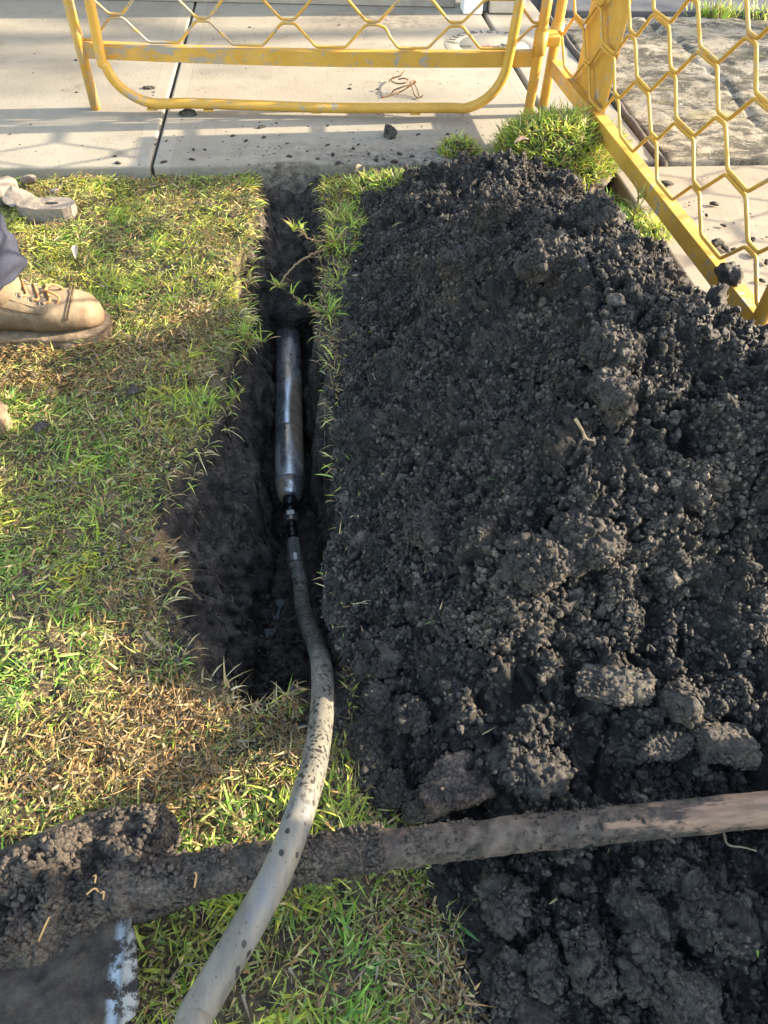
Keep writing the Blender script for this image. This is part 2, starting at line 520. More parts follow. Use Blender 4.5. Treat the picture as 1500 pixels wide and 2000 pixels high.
# ------------------------------------------------------------------ setting: ground sheet
def axis(lo, hi, step, out):
    core = np.arange(lo, hi+1e-9, step)
    g = step*1.35**np.arange(1, out)
    g = np.cumsum(g)
    return np.concatenate([lo-g[::-1], core, hi+g])
gx = axis(-.95, .30, .004, 34); gy = axis(-.12, 1.90, .004, 34)
X, Y = np.meshgrid(gx, gy)
xf, yf = X.ravel(), Y.ravel()
zf = ground_z(xf, yf)
nx, ny = len(gx), len(gy)
# roughen along the surface normal so that the cut walls are not smooth sheets
Z = zf.reshape(ny, nx)
core = np.s_[34:ny-34, 34:nx-34]
zy, zx = np.gradient(Z)
sx = np.gradient(gx)[None, :]; sy = np.gradient(gy)[:, None]
N = np.stack([-zx/sx, -zy/sy, np.ones_like(Z)], -1); N /= np.linalg.norm(N, axis=-1)[..., None]
P = np.stack([X, Y, Z], -1).reshape(-1, 3)
deep = np.clip((G0-.02-zf)/.03, 0, 1)
inner = ((np.abs(xf+.05) < .4) & (yf > .25) & (yf < 1.88)).astype(float)*deep
bumps = .012*fbm(P, .03, 81, 4)+.5*domes(P[:, 0]-P[:, 2]*.7, P[:, 1]+P[:, 2]*.3, .009, 7, .6)+.8*domes(P[:, 0]*1.0+P[:, 2]*.8, P[:, 1]+P[:, 2]*.6, .016, 5, .7)+.3*domes(P[:, 0]+P[:, 2], P[:, 1]-P[:, 2], .04, 6, .5)
fine_ = ((np.abs(xf+.3) < .66) & (yf > -.13) & (yf < 1.86)).astype(float)*(1-inner)
crumbs_ = .35*domes(xf, yf, .016, 15, .5)+.3*domes(xf, yf, .04, 16, .25)
P = P+N.reshape(-1, 3)*(bumps*inner+crumbs_*fine_)[:, None]
ii = np.arange(nx*ny).reshape(ny, nx)
Fq = np.stack([ii[:-1, :-1], ii[:-1, 1:], ii[1:, 1:], ii[1:, :-1]], -1).reshape(-1, 4)
_dh = sdf(xf, yf, HEAP)
spill = np.repeat(sstep(-.055, .005, _dh)[:, None], 3, 1)      # black soil spilt beyond the heap's toe
ground = tag(obj("ground", P, Fq, mat_ground(), None, True, spill), kind="structure")

# ------------------------------------------------------------------ setting: concrete
def slab(name, lo, hi, mat, bevel=.007):
    v, f = box(lo, hi, bevel, 3)
    return tag(obj(name, v, f, mat, smooth=False), kind="structure")

def path_material():
    pt = at(560, 330)
    marks = [(pt[0], 1.866, .080, .014, (.035, .029, .025), 1.0, 45), (.1, 1.92, .5, .09, (.16, .13, .10), .6, 25), (.25, 1.89, .20, .05, (.05, .045, .04), .7, 60),
             (-.15, 2.12, .25, .10, (.25, .20, .14), .35, 18), (.30, 3.05, .25, .10, (.10, .08, .07), .7, 30), (0, 2.85, 1.2, .15, (.30, .25, .19), .35, 12)]
    t, c = mat_concrete("pale_new_concrete", (.275, .248, .200), (.230, .206, .165), (.15, .122, .088), marks=marks)
    x = t.sep().outputs[0]
    for xj in (-.39, .70):
        d = t.math('ABSOLUTE', t.math('SUBTRACT', x, xj))
        band = t.ramp(d, .045, .052, 1, 0)
        c = t.mix(t.math('MULTIPLY', band, .35), c, (.31, .28, .23))
        line = t.math('MULTIPLY', t.ramp(d, .046, .048), t.ramp(d, .050, .053, 1, 0))
        c = t.mix(t.math('MULTIPLY', line, .55), c, (.22, .19, .15))
    return t.out(c, .82, 0, .3)
PATH = path_material()
JX = -.39
slab("footpath", (-7, 1.868, -.14), (JX-.004, 3.6, 0), PATH)
slab("footpath", (JX+.004, 1.866, -.14), (.690, 3.6, 0), PATH)
slab("footpath_strip", (.706, 1.864, -.14), (.928, 3.6, -.002), PATH)
t, c = mat_concrete("old_mottled_concrete", (.30, .262, .20), (.23, .197, .142), (.12, .098, .062), 1.0)
OLD = t.out(c, .9, 0, .25)
pk = at(1492, 645)
t, c = mat_concrete("tan_concrete", (.265, .226, .172), (.215, .18, .134), (.15, .122, .085), 0, [(pk[0]+.01, pk[1], .03, .03, (.75, .18, .25), .8, 60), (1.05, 1.2, .25, .5, (.2, .17, .13), .35, 30), (.86, 1.12, .05, .12, (.45, .47, .46), .8, 40)])
TAN = t.out(c, .9, 0, .25)

def rough_slab(name, x0, x1, y0, y1, mat, step=.012):
    """Weathered slab top with broken edges and cracks."""
    xs, ys = np.arange(x0, min(x1, 2.6), step), np.arange(y0, y1+1e-9, step)
    xs = np.concatenate([xs, np.linspace(2.62, x1, 6)])
    A, B = np.meshgrid(xs, ys); a, b = A.ravel(), B.ravel(); p = p3(a, b)
    z = .004*fbm(p, .12, 91, 4)+.0025*fbm(p, .03, 95, 3)
    cy = 1.35+.03*vnoise(p, .12, 97)+.012*vnoise(p, .03, 98)          # a crack running away from the camera
    z -= .012*np.exp(-((a-cy)/.012)**2)*sstep(1.95, 2.1, b)
    cx = 2.33-.10*(a-1)+.035*vnoise(p, .15, 99)+.01*vnoise(p, .03, 100)
    z -= .008*np.exp(-((b-cx)/.008)**2)
    e = np.minimum(np.minimum(a-x0, b-y0), y1-b)
    z -= .012*sstep(.014, 0, e+.006*vnoise(p, .04, 101))+.05*(e < 1e-6)
    n = len(xs)
    I = np.arange(len(a)).reshape(len(ys), n)
    f = np.stack([I[:-1, :-1], I[:-1, 1:], I[1:, 1:], I[1:, :-1]], -1).reshape(-1, 4)
    return tag(obj(name, np.stack([a, b, z-.004], 1), f, mat), kind="structure")
rough_slab("driveway", .952, 7., 1.850, 3.135, OLD)
slab("driveway_apron", (.795, -4.2, -.14), (7., 1.838, -.004), TAN, .006)
slab("garage_apron", (1.02, 3.150, -.14), (7., 6., .012), plain("dark_asphalt", (.05, .052, .058), (.085, .087, .095), 12, .85), .004)  # dark blue-grey tone, mottled at random
pd = [at(548, 1120, -.262), at(540, 1150, -.262), at(530, 1185, -.262), at(520, 1178, -.262), at(532, 1140, -.262), at(540, 1112, -.262)]

# ------------------------------------------------------------------ house front and fittings
def wall_boards():
    t = NT("weathered_boards")
    c = t.mix(t.ramp(t.noise(9, 5, .7, t.mapping((.2, 1, 6))), .3, .7), (.34, .29, .23), (.24, .205, .165))
    t.bump(t.noise(30, 5, .7, t.mapping((.1, 1, 8))), .3, .004)
    return t.out(c, .85)
BOARD = wall_boards()
w = empty("house_wall", (-2, 3.3, 0), "weathered beige boarded house wall along the back of the footpath", "wall")
a0, a1 = np.array([-7, 3.62]), np.array([.60, 3.23])
dirw = (a1-a0)/np.linalg.norm(a1-a0); nrm = np.array([-dirw[1], dirw[0]])
def wall_box(u0, u1, n0, n1, z0, z1, bev=.003):
    v, f = box((u0, n0, z0), (u1, n1, z1), bev, 1)
    return np.stack([a0[0]+v[:, 0]*dirw[0]+v[:, 1]*nrm[0], a0[1]+v[:, 0]*dirw[1]+v[:, 1]*nrm[1], v[:, 2]], 1), f
LW = float(np.linalg.norm(a1-a0))
m = MB(); m.add(*wall_box(0, LW, -.012, .10, 0.001, .075)); m.build("plinth", plain("plinth_render", (.30, .265, .22), (.22, .19, .155), 15, .9), w, False)
m = MB()
for k in range(14): m.add(*wall_box(0, LW, .002, .09, .078+k*.15, .078+k*.15+.146))
m.build("boards", BOARD, w, False)
WHITE = plain("white_paint", (.78, .79, .80), (.70, .71, .72), 20, .5, 0, .05)
v, f = box((.618, 3.135, .001), (.69, 3.21, 2.2), .004, 2)
tag(obj("verandah_post", v, f, WHITE, smooth=False), "square white painted post standing at the back of the footpath", "post")
v, f = box((.694, 3.17, .001), (.715, 3.22, 2.2), .002, 1)
tag(obj("grey_batten", v, f, plain("slate_grey", (.10, .105, .12), (.13, .135, .15), 20, .7), smooth=False), "slate grey upright batten squeezed between white post and beige pier", "batten")
v, f = box((.72, 3.145, .001), (.835, 3.30, 2.2), .006, 2)
tag(obj("rendered_pier", v, f, plain("beige_render", (.40, .36, .30), (.33, .295, .245), 60, .95, 0, .5, 200), smooth=False), "narrow beige rendered pier right of the white post", "pier")
g = empty("garage_door", (4, 6.05, 0), "dark grey panelled garage door behind the asphalt apron", "door")
m = MB()
for k in range(4): m.add(*box((1.1, 6.02, .02+k*.55), (6.5, 6.07, .02+k*.55+.535), .012, 2))
m.build("panel", plain("charcoal_door", (.07, .072, .08), (.09, .092, .10), 8, .55), g, False)
m = MB(); m.add(*box((3.5, 5.99, .9), (3.75, 6.018, .94), .006, 2)); m.build("handle", plain("dull_steel", (.4, .4, .4), (.3, .3, .3), 30, .4, 1), g, False)
v = np.array([[.93, 1.846, -.05], [.951, 1.846, -.05], [.951, 3.14, -.05], [.93, 3.14, -.05]])
m = MB()
ys = np.linspace(1.835, 3.14, 40)
pp = np.stack([np.full(40, .9405)+.003*np.sin(ys*9), ys, np.full(40, -.004)+.002*np.sin(ys*31)], 1)
m.add(*tube(pp, .0115+.0012*np.sin(ys*57), 8)); 
TIMBER = plain("grey_timber", (.085, .068, .055), (.05, .042, .036), 60, .9, 0, .4, 150)
tag(obj("expansion_strip", np.concatenate(m.v)*np.array([1, 1, 1]), m.f, TIMBER), "dark weathered timber strip set between new path and mottled driveway", "timber strip")

# ------------------------------------------------------------------ access cover in the path
def text_mesh(body, size, mat, xform, name, parent, depth=.0012):
    cu = bpy.data.curves.new("lettering", 'FONT'); cu.body = body; cu.size = size; cu.align_x = 'CENTER'; cu.align_y = 'CENTER'; cu.extrude = depth
    o = bpy.data.objects.new("lettering_tmp", cu); COL.objects.link(o)
    dg = bpy.context.evaluated_depsgraph_get()
    me = bpy.data.meshes.new_from_object(o.evaluated_get(dg))
    bpy.data.objects.remove(o); bpy.data.curves.remove(cu)
    me.transform(xform); me.materials.clear(); me.materials.append(mat); me.name = name
    return me
LC = np.array([.665, 2.775]); LR = .172
cv = empty("access_cover", (LC[0], LC[1], 0), "round pale access cover with black lettering and red paint spot set in footpath", "access cover")
t = NT("cover_face")
cc = t.mix(t.ramp(t.noise(9, 5, .65), .3, .7), (.275, .25, .205), (.235, .212, .172))
pr = at(952, 94)
cc = t.mix(t.math('MULTIPLY', t.near(pr[0], pr[1], .034, .018, .5), t.ramp(t.noise(40, 4), .25, .5)), cc, (.72, .05, .07))
t.bump(t.noise(200, 3), .15, .002)
COVER = t.out(cc, .7)
ang = np.linspace(0, 2*math.pi, 72, endpoint=False)
prof = [(0, .0018), (LR*.70, .0018), (LR*.706, .0012), (LR*.712, .0018), (LR-.004, .0018), (LR, .0006)]
V = []; FF = []
V.append([LC[0], LC[1], .0018])
for (r, z) in prof[1:]:
    V += [[LC[0]+r*math.cos(a), LC[1]+r*math.sin(a), z] for a in ang]
n = 72
for j in range(n): FF.append((0, 1+j, 1+(j+1) % n))
for k in range(len(prof)-2):
    for j in range(n): FF.append((1+k*n+j, 1+(k+1)*n+j, 1+(k+1)*n+(j+1) % n, 1+k*n+(j+1) % n))
obj("lid", V, FF, COVER, cv)
BLACK = plain("black_lettering", (.05, .05, .05), (.09, .085, .08), 80, .7, 0, 0)
def letters(word, rad, a_mid, da, size):
    for i, ch in enumerate(word):
        a = a_mid-da*(i-(len(word)-1)/2)
        x = Matrix.Translation((LC[0]+rad*math.cos(a), LC[1]+rad*math.sin(a), .0024)) @ Matrix.Rotation(a-math.pi/2, 4, 'Z')
        yield text_mesh(ch, size, BLACK, x, "letter", cv)
def join_meshes(ms, name, parent, mat):
    m = MB()
    for me in ms:
        m.add([v.co[:] for v in me.vertices], [tuple(p.vertices) for p in me.polygons]); bpy.data.meshes.remove(me)
    return m.build(name, mat, parent, False)
join_meshes(list(letters("ELECTRICITY", LR*.86, math.radians(108), .20, .034)), "rim_lettering", cv, BLACK)
join_meshes([text_mesh("Stobil", .052, BLACK, Matrix.Translation((LC[0]+.025, LC[1]-.005, .0024)) @ Matrix.Rotation(math.radians(24), 4, 'Z'), "word", cv)], "centre_lettering", cv, BLACK)
for k, (dx, dy, l) in enumerate([(.06, .05, .05), (.07, .035, .04), (.05, -.06, .06), (.06, -.075, .07), (.09, -.04, .03), (-.14, .03, .02), (-.145, .015, .024)]):
    m = MB(); m.add(*box((LC[0]+dx, LC[1]+dy, .001), (LC[0]+dx+l, LC[1]+dy+.004, .0028))); m.build("stamped_bar", BLACK, cv, False)
q = at(910, 92)
m = MB(); m.add(*box((q[0]-.018, q[1]-.008, .001), (q[0]+.018, q[1]+.008, .003), .002, 2)); m.build("lifting_slot", plain("slot_dirt", (.04, .035, .03), (.12, .09, .06), 90, .9), cv, False)

# ------------------------------------------------------------------ mesh barriers
WR = .0037
def zigzag(row, P_, h, a, b, k0, k1, v0):
    """One wire of the hexagonal mesh between row and row+1; even rows carry the long level lengths."""
    pts = []
    lo_long = row % 2 == 0
    for k in range(k0, k1+1):
        zl, zs = (row*h+.004, (row+1)*h-.004) if lo_long else ((row+1)*h-.004, row*h+.004)
        pts += [(k*P_-a/2, zl+v0), (k*P_+a/2, zl+v0), ((k+.5)*P_-b/2, zs+v0), ((k+.5)*P_+b/2, zs+v0)]
    return pts

def soften(pts, r=.0065):
    out = [pts[0]]
    for i in range(1, len(pts)-1):
        p, a, b = np.array(pts[i]), np.array(pts[i-1]), np.array(pts[i+1])
        la, lb = np.linalg.norm(a-p), np.linalg.norm(b-p)
        ra, rb = min(r, la*.4), min(r, lb*.4)
        q1, q2 = p+(a-p)/la*ra, p+(b-p)/lb*rb
        out += [tuple(q1), tuple((q1+2*p+q2)/4), tuple(q2)]
    return out+[pts[-1]]

def barrier(label, base, u, L0, L1, rail_z, P_, h, a, off, height, group, bow=None, kink=None, v_lean=None):
    """A welded barrier panel: u is its direction on the ground, L0..L1 its extent from base."""
    u = np.array([u[0], u[1], 0.]); u /= np.linalg.norm(u)
    n = np.array([u[1], -u[0], 0.])                      # towards the excavation
    base = np.array([base[0], base[1], 0.])
    W3 = lambda s, z, d=0.: base+u*s+n*d+np.array([0, 0, z])
    e = empty("mesh_barrier", W3((L0+L1)/2, 0), label, "barrier", group)
    for s in (L0, L1):
        m = MB(); m.add(*tube([W3(s, .001), W3(s, .2), W3(s, height)], .0138, 14)); m.build("leg", YEL, e)
    bw = bow or (lambda s: 0.)
    ss = np.linspace(L0+.012, L1-.012, 25)
    m = MB()                                              # angle-iron bottom rail: an upright flange and a level ledge
    prof = [(.003, -.036), (.003, .0), (-.024, .0), (-.024, -.004), (-.001, -.004), (-.001, -.036)]
    V = np.concatenate([[W3(s, rail_z+bw(s)+z, d+.001) for (d, z) in prof] for s in ss])
    fs = [(i*6+j, i*6+(j+1) % 6, (i+1)*6+(j+1) % 6, (i+1)*6+j) for i in range(len(ss)-1) for j in range(6)]
    fs += [tuple(range(5, -1, -1)), tuple((len(ss)-1)*6+j for j in range(6))]
    m.add(V, fs); m.build("bottom_rail", YEL, e, False)
    m = MB(); m.add(*tube([W3(L0-.01, height), W3(L1+.01, height)], .0138, 14)); m.build("top_rail", YEL, e)
    m = MB()
    rows = int((height-rail_z)/h)
    k0, k1 = int(math.floor((L0-off)/P_)), int(math.ceil((L1-off)/P_))
    rs = random.Random(5)
    for row in range(rows):
        pts = zigzag(row, P_, h, a, a*.42, k0, k1, rail_z+.004)
        pts = [(s+off, z) for s, z in pts]
        cl = []
        for i in range(len(pts)-1):                       # trim to the frame
            (s0, z0), (s1, z1) = pts[i], pts[i+1]
            if s1 < L0 or s0 > L1: continue
            if s0 < L0: z0 += (L0-s0)/(s1-s0)*(z1-z0); s0 = L0
            if s1 > L1: z1 = z0+(L1-s0)/(s1-s0)*(z1-z0); s1 = L1
            if not cl: cl.append((s0, z0))
            if kink and row == kink[0] and s0 <= kink[1] <= s1:
                cl += [(s0+.35*(s1-s0), z0+.12*(z1-z0)), (s0+.55*(s1-s0), z0+.5*(z1-z0))]
            cl.append((s1, z1))
        cl = soften(cl)
        m.add(*tube([W3(s, z+bw(s)*max(0, 1-z*2), -.006+.0015*math.sin(s*40+row)) for s, z in cl], WR, 8))
    m.build("wire_mesh", YEL, e)
    return e, W3, n, u

A0, A1 = np.array([-.584, 2.234]), np.array([.645, 2.165])
LA = float(np.linalg.norm(A1-A0))
bowA = lambda s: .009*((s/LA-.5)*2)**2 - .002
eA, WA, nA, uA = barrier("yellow mesh barrier across the footpath with a rounded foot hoop in front", A0, A1-A0, 0, LA, .156, .2225, .0605, .080,
                         (-.141+.584)/1.0, 1.0, "yellow mesh barriers round the hole", bowA, (0, .83))
hoop = [WA(.062, .95, .030), WA(.062, .5, .030), WA(.062, .26, .030), WA(.056, .13, .030)]
hoop += [WA(.062+.13*(1-math.cos(t)), .135-.108*math.sin(t), .030) for t in np.linspace(.12, math.pi/2, 9)]
hoop += [WA(s, .027+.003*math.sin(s*7), .030) for s in np.linspace(.26, 1.0, 9)]
hoop += [WA(1.02+.125*math.sin(t), .027+.125*(1-math.cos(t)), .030) for t in np.linspace(.1, math.pi/2, 9)]
hoop += [WA(1.152, .26, .030), WA(1.16, .5, .030), WA(1.165, .95, .030)]
m = MB(); m.add(*tube(catmull(hoop, 4), .0132, 14)); m.build("foot_hoop", YEL, eA)
for s in (.105+.06, .32, .62, .9):
    c = WA(s, .011, .030); m = MB(); m.add(*box(c-np.array([.014, .008, .0]), c+np.array([.014, .008, .005]), .001, 1)); m.build("weld_tab", YEL, eA, False)
def sleeve(W3, s, z, e, name="hinge_sleeve"):
    m = MB(); m.add(*tube([W3(s, z-.028), W3(s, z+.028)], .0185, 16)); return m.build(name, YEL, e)
sleeve(WA, LA, .185, eA)
B0 = np.array([.7115, 2.247]); uB = np.array([.029, -.9994])
eB, WB, nB, uBn = barrier("yellow mesh barrier along the heap with a flat yellow sign plate behind its wires", B0, uB, .0, 1.283, .122, .2307, .0623, .086,
                          .600, 1.0, "yellow mesh barriers round the hole")
sleeve(WB, .0, .185, eB)
m = MB(); m.add(*box((.660, 2.17, .172), (.704, 2.24, .198), .004, 2)); m.build("hinge_link", YEL, eB, False)
barrier("added yellow mesh barrier, unseen on the driveway, casting a shade band on the lawn", np.array([2.36, 1.92]), uB, .0, 1.25, .122, .2307, .0623, .086, .6, 1.0, "yellow mesh barriers round the hole")  # added out of view so its top rail bands the lawn with shade
# the sign plate hangs just behind the wires of the second barrier
m = MB()
lo = [WB(.155, .118, -.022), WB(.395, .118, -.022), WB(.395, .43, -.022), WB(.155, .43, -.022)]
hi = [p-nB*.003 for p in lo]
m.add(np.array(lo+hi), [(0, 1, 2, 3), (7, 6, 5, 4), (0, 4, 5, 1), (1, 5, 6, 2), (2, 6, 7, 3), (3, 7, 4, 0)])
m.build("sign_plate", YEL, eB, False)

# ------------------------------------------------------------------ boring tool and air hose
def mat_steel():
    t = NT("scuffed_steel")
    s = t.mapping((30, 3, 30))
    c = t.mix(t.ramp(t.noise(4, 5, .6, s), .3, .7), (.36, .372, .39), (.60, .61, .62))
    mud = t.math('MULTIPLY', t.ramp(t.noise(16, 6, .7, t.mapping((1, .45, 1))), .50, .60), t.ramp(t.noise(5, 2), .35, .6))
    q = at(578, 810, -.225)
    mud = t.math('MAXIMUM', mud, t.math('MULTIPLY', t.near(q[0]+.006, q[1], .020, .14, .25), t.ramp(t.noise(30, 6, .7), .28, .36)))
    q = at(548, 960, -.235)
    mud = t.math('MAXIMUM', mud, t.math('MULTIPLY', t.near(q[0], q[1], .016, .035, .4), t.ramp(t.noise(50, 6, .7), .40, .48)))
    c = t.mix(mud, c, t.mix(t.ramp(t.noise(60, 4), .3, .7), (.23, .165, .11), (.13, .097, .068)))
    c = t.mix(t.ramp(t.noise(120, 3), .68, .74, 0, .8), c, (.05, .04, .035))
    t.bump(t.noise(70, 5, .7), .12, .002)
    r = t.mix(mud, t.ramp(t.noise(40, 4), .3, .7, .20, .36), .85)
    mt = t.math('MULTIPLY', t.math('SUBTRACT', 1.0, mud), .88)
    t.l(r, t.b.inputs["Roughness"])
    return t.out(c, None, mt, .5)
STEEL = mat_steel()
DARKSTEEL = plain("oily_black_steel", (.012, .012, .014), (.03, .03, .034), 60, .18, .6, .1)
MX, MZ = -.068, -.249
tool = empty("boring_tool", (MX, 1.2, -.28), "long grey steel boring tool lying along the trench floor", "boring tool")
def lathe(prof, x0=MX, z0=MZ, n=28, dirv=None):
    P_ = [np.array([x0, y, z0]) for y, r in prof]
    V = np.concatenate([[[x0+r*math.cos(a), y, z0+r*math.sin(a)] for a in np.arange(n)*2*math.pi/n] for y, r in prof])
    f = [(i*n+j, i*n+(j+1) % n, (i+1)*n+(j+1) % n, (i+1)*n+j) for i in range(len(prof)-1) for j in range(n)]
    return V, f+[tuple(range(n-1, -1, -1)), tuple((len(prof)-1)*n+j for j in range(n))]
m = MB(); m.add(*lathe([(1.135, .0298), (1.30, .0298), (1.54, .0298), (1.62, .027), (1.66, .022), (1.70, .012), (1.71, .004)])); m.build("body", STEEL, tool)
m = MB(); m.add(*lathe([(.985, .0301), (.988, .0304), (1.128, .0304), (1.1345, .0298)])); m.build("rear_barrel", STEEL, tool)
m = MB(); m.add(*lathe([(.944, .0195), (.946, .0215), (.960, .0256), (.9845, .0301)])); m.build("tail_cone", STEEL, tool)
m = MB(); m.add(*lathe([(.925, .0125), (.9435, .0145)])); m.add(*lathe([(.905, .0095), (.9245, .0095)], MX+.001)); m.build("inlet_spigot", DARKSTEEL, tool)
for k, (px, py) in enumerate([(568, 872), (570, 918), (568, 693)]):
    c = at(px, py, MZ+.027)
    m = MB(); m.add(*lathe([(c[1]-.003, .0030), (c[1]+.003, .0030)], c[0], MZ+.0262, 10)); m.build("screw_hole", DARKSTEEL, tool)

def mat_hose():
    t = NT("dirty_shaded_hose")
    y = t.sep().outputs[1]
    lon = t.mapping((1, .12, 1))
    c = t.mix(t.ramp(t.noise(55, 4, .6, lon), .3, .7), (.175, .162, .128), (.095, .09, .077))
    c = t.mix(t.math('MULTIPLY', t.ramp(t.noise(22, 5, .65, t.mapping((1, .35, 1))), .46, .68), t.ramp(y, .34, .2, 0, .9)), c, (.115, .125, .14))  # near end mottled blue-grey, imitating the shade on it
    film = t.math('MULTIPLY', t.ramp(t.noise(18, 7, .72, t.mapping((1, .5, 1))), .42, .66), .6)
    c = t.mix(film, c, (.13, .115, .095))
    c = t.mix(t.ramp(t.noise(240, 3, .6), .62, .70, 0, .8), c, (.05, .045, .04))
    sp1 = t.ramp(t.noise(260, 1.5, .5, t.mapping((1, .6, 1))), .555, .585)
    k1 = t.math('MULTIPLY', sp1, t.ramp(t.noise(38, 4), .36, .46))
    k1 = t.math('MULTIPLY', k1, t.math('MULTIPLY', t.ramp(y, .20, .27), t.ramp(y, .95, .5, .55, 1)))
    sp2 = t.ramp(t.vor(95, vec=t.mapping((1, .7, 1))), .20, .26, 1, 0)
    k2 = t.math('MULTIPLY', sp2, t.ramp(t.noise(13, 2), .44, .50))
    smear = t.math('MULTIPLY', t.ramp(t.noise(70, 6, .7), .50, .58), t.ramp(y, .46, .56, 0, .9))
    d = t.math('MAXIMUM', t.math('MAXIMUM', k1, k2), smear)
    c = t.mix(d, c, (.022, .02, .019))
    t.bump(t.noise(90, 5, .7, lon), .25, .002)
    return t.out(c, .55, 0, .35)
HP = [at(x, y, z) for x, y, z in [(578, 1098, -.247), (583, 1120, -.252), (588, 1145, -.252), (592, 1185, -.235), (603, 1224, -.185), (618, 1260, -.12),
      (627, 1296, -.06), (630, 1340, -.018), (629, 1390, .008), (623, 1440, .035), (612, 1500, .07), (595, 1560, .095), (571, 1630, .11), (543, 1700, .12),
      (506, 1770, .125), (466, 1840, .13), (425, 1910, .13), (383, 1980, .135), (330, 2060, .145)]]
HP += [np.array(q) for q in [(-.26, -.02, .16), (-.40, -.16, .10), (-.62, -.36, .02), (-.95, -.62, -.008), (-1.5, -.95, -.008), (-2.4, -1.2, -.008)]]
hose = empty("air_hose", (HP[7][0], HP[7][1], -.03), "muddy cream air hose with black splashes, leaving the hole over the shovel handle", "hose")
m = MB(); m.add(*tube(catmull(HP, 10), .0142, 20)); m.build("hose_body", mat_hose(), hose)
FIT = plain("grey_fitting", (.20, .21, .20), (.30, .29, .25), 70, .35, .8, .2)
c0, c1 = np.array([MX+.001, .905, MZ]), HP[0]
ax = (c1-c0)/np.linalg.norm(c1-c0); Lc = np.linalg.norm(c1-c0)
def seg(a, b, ra, rb, n=18, k=3):
    ts = np.linspace(a, b, k); return tube([c0+ax*t_ for t_ in ts], np.linspace(ra, rb, k), n)
m = MB(); m.add(*seg(.001, .012, .0135, .0135, 6, 2)); m.add(*seg(.013, .024, .0115, .0125)); m.build("coupling_nut", FIT, hose, False)
m = MB()
for k in range(7): m.add(*seg(.025+k*.0062, .0302+k*.0062, .0112 if k % 2 else .0095, .0112 if k % 2 else .0095))
m.build("ribbed_swivel", DARKSTEEL, hose)
m = MB(); m.add(*seg(.069, Lc-.012, .0135, .0145, 8, 2)); m.add(*seg(Lc-.011, Lc+.006, .0158, .0158)); m.build("hose_ferrule", FIT, hose, False)

# water on the trench floor
t = NT("puddle_water"); t.b.inputs["IOR"].default_value = 1.33
t.bump(t.noise(60, 2), .05, .002)
WATER = t.out((.012, .012, .012), .03, 0, .5)
pc = at(540, 1150, -.27)
def puddle(px, py, rx, ry, seed, z=-.258):
    c = at(px, py, z); a = np.linspace(0, 2*math.pi, 40, endpoint=False)
    r = 1+.35*np.sin(3*a+seed)+.18*np.sin(7*a+seed*2)
    V = [[c[0], c[1], z]]+[[c[0]+rx*r_*math.cos(t_), c[1]+ry*r_*math.sin(t_), z] for t_, r_ in zip(a, r)]
    return V, [(0, 1+j, 1+(j+1) % 40) for j in range(40)]
m = MB()
for (px, py, rx, ry, sd_, pcn) in ((545, 1140, .020, .070, 1, 12), (530, 1250, .02, .02, 3, 6), (548, 1050, .010, .04, 6, 10)):
    c = at(px, py, -.29); k = (np.abs(P[:, 0]-c[0]) < rx) & (np.abs(P[:, 1]-c[1]) < ry)
    m.add(*puddle(px, py, rx, ry, sd_, float(np.percentile(P[k, 2], pcn))))
tag(m.build("water", WATER, None, False), kind="structure")

# ------------------------------------------------------------------ spoil heap
hx = np.concatenate([np.arange(-.06, .66, .0021), np.arange(.662, 1.12, .005)]); hy = np.concatenate([np.arange(-.5, -.08, .006), np.arange(-.08, 2.0, .0021)])
X, Y = np.meshgrid(hx, hy); x, y = X.ravel(), Y.ravel()
zb, d = heap_base(x, y)
Zb = zb.reshape(X.shape)
zy, zx = np.gradient(Zb, hy, hx)
Nn = np.stack([-zx, -zy, np.ones_like(Zb)], -1).reshape(-1, 3); Nn /= np.linalg.norm(Nn, axis=1)[:, None]
p = p3(x, y)
wx, wy = x+.010*vnoise(p, .035, 201), y+.010*vnoise(p, .035, 202)
big = sstep(.35, .1, y)                                   # coarser lumps near the camera
crumb = sstep(1.5, .9, y)
h = (.50+.35*big)*domes(wx, wy, .085, 301, .42, .25, .55)
h += .62*domes(wx, wy, .043, 302, .6)
h += 1.05*domes(x+.004*vnoise(p, .010, 203), y+.004*vnoise(p, .010, 204), .0205, 303, .7, .25, .62)
h += (1.3+.2*crumb)*domes(x+.002*vnoise(p, .006, 207), y, .0105, 304, .8, .25, .62)
h -= .016*np.exp(-(fbm(p, .11, 208, 4)/.055)**2)+.008*np.exp(-(fbm(p, .05, 209, 3)/.06)**2)
h += .010*fbm(p, .035, 211, 3)
h += .7*domes(x+.001*vnoise(p, .005, 206), y, .0058, 305, .8, .25, .62)
h += .0016*vnoise(p, .006, 205)
h -= .017
h *= sstep(-.004, .03, d)
V = np.stack([x, y, zb], 1)+Nn*h[:, None]
I = np.arange(len(x)).reshape(X.shape)
Fq = np.stack([I[:-1, :-1], I[:-1, 1:], I[1:, 1:], I[1:, :-1]], -1).reshape(-1, 4)
keep = (d > -.008)[Fq].all(1)
Fq = Fq[keep]
used = np.unique(Fq); re = -np.ones(len(x), int); re[used] = np.arange(len(used)); V = V[used]; Fq = re[Fq]
heap_pts = V.copy()
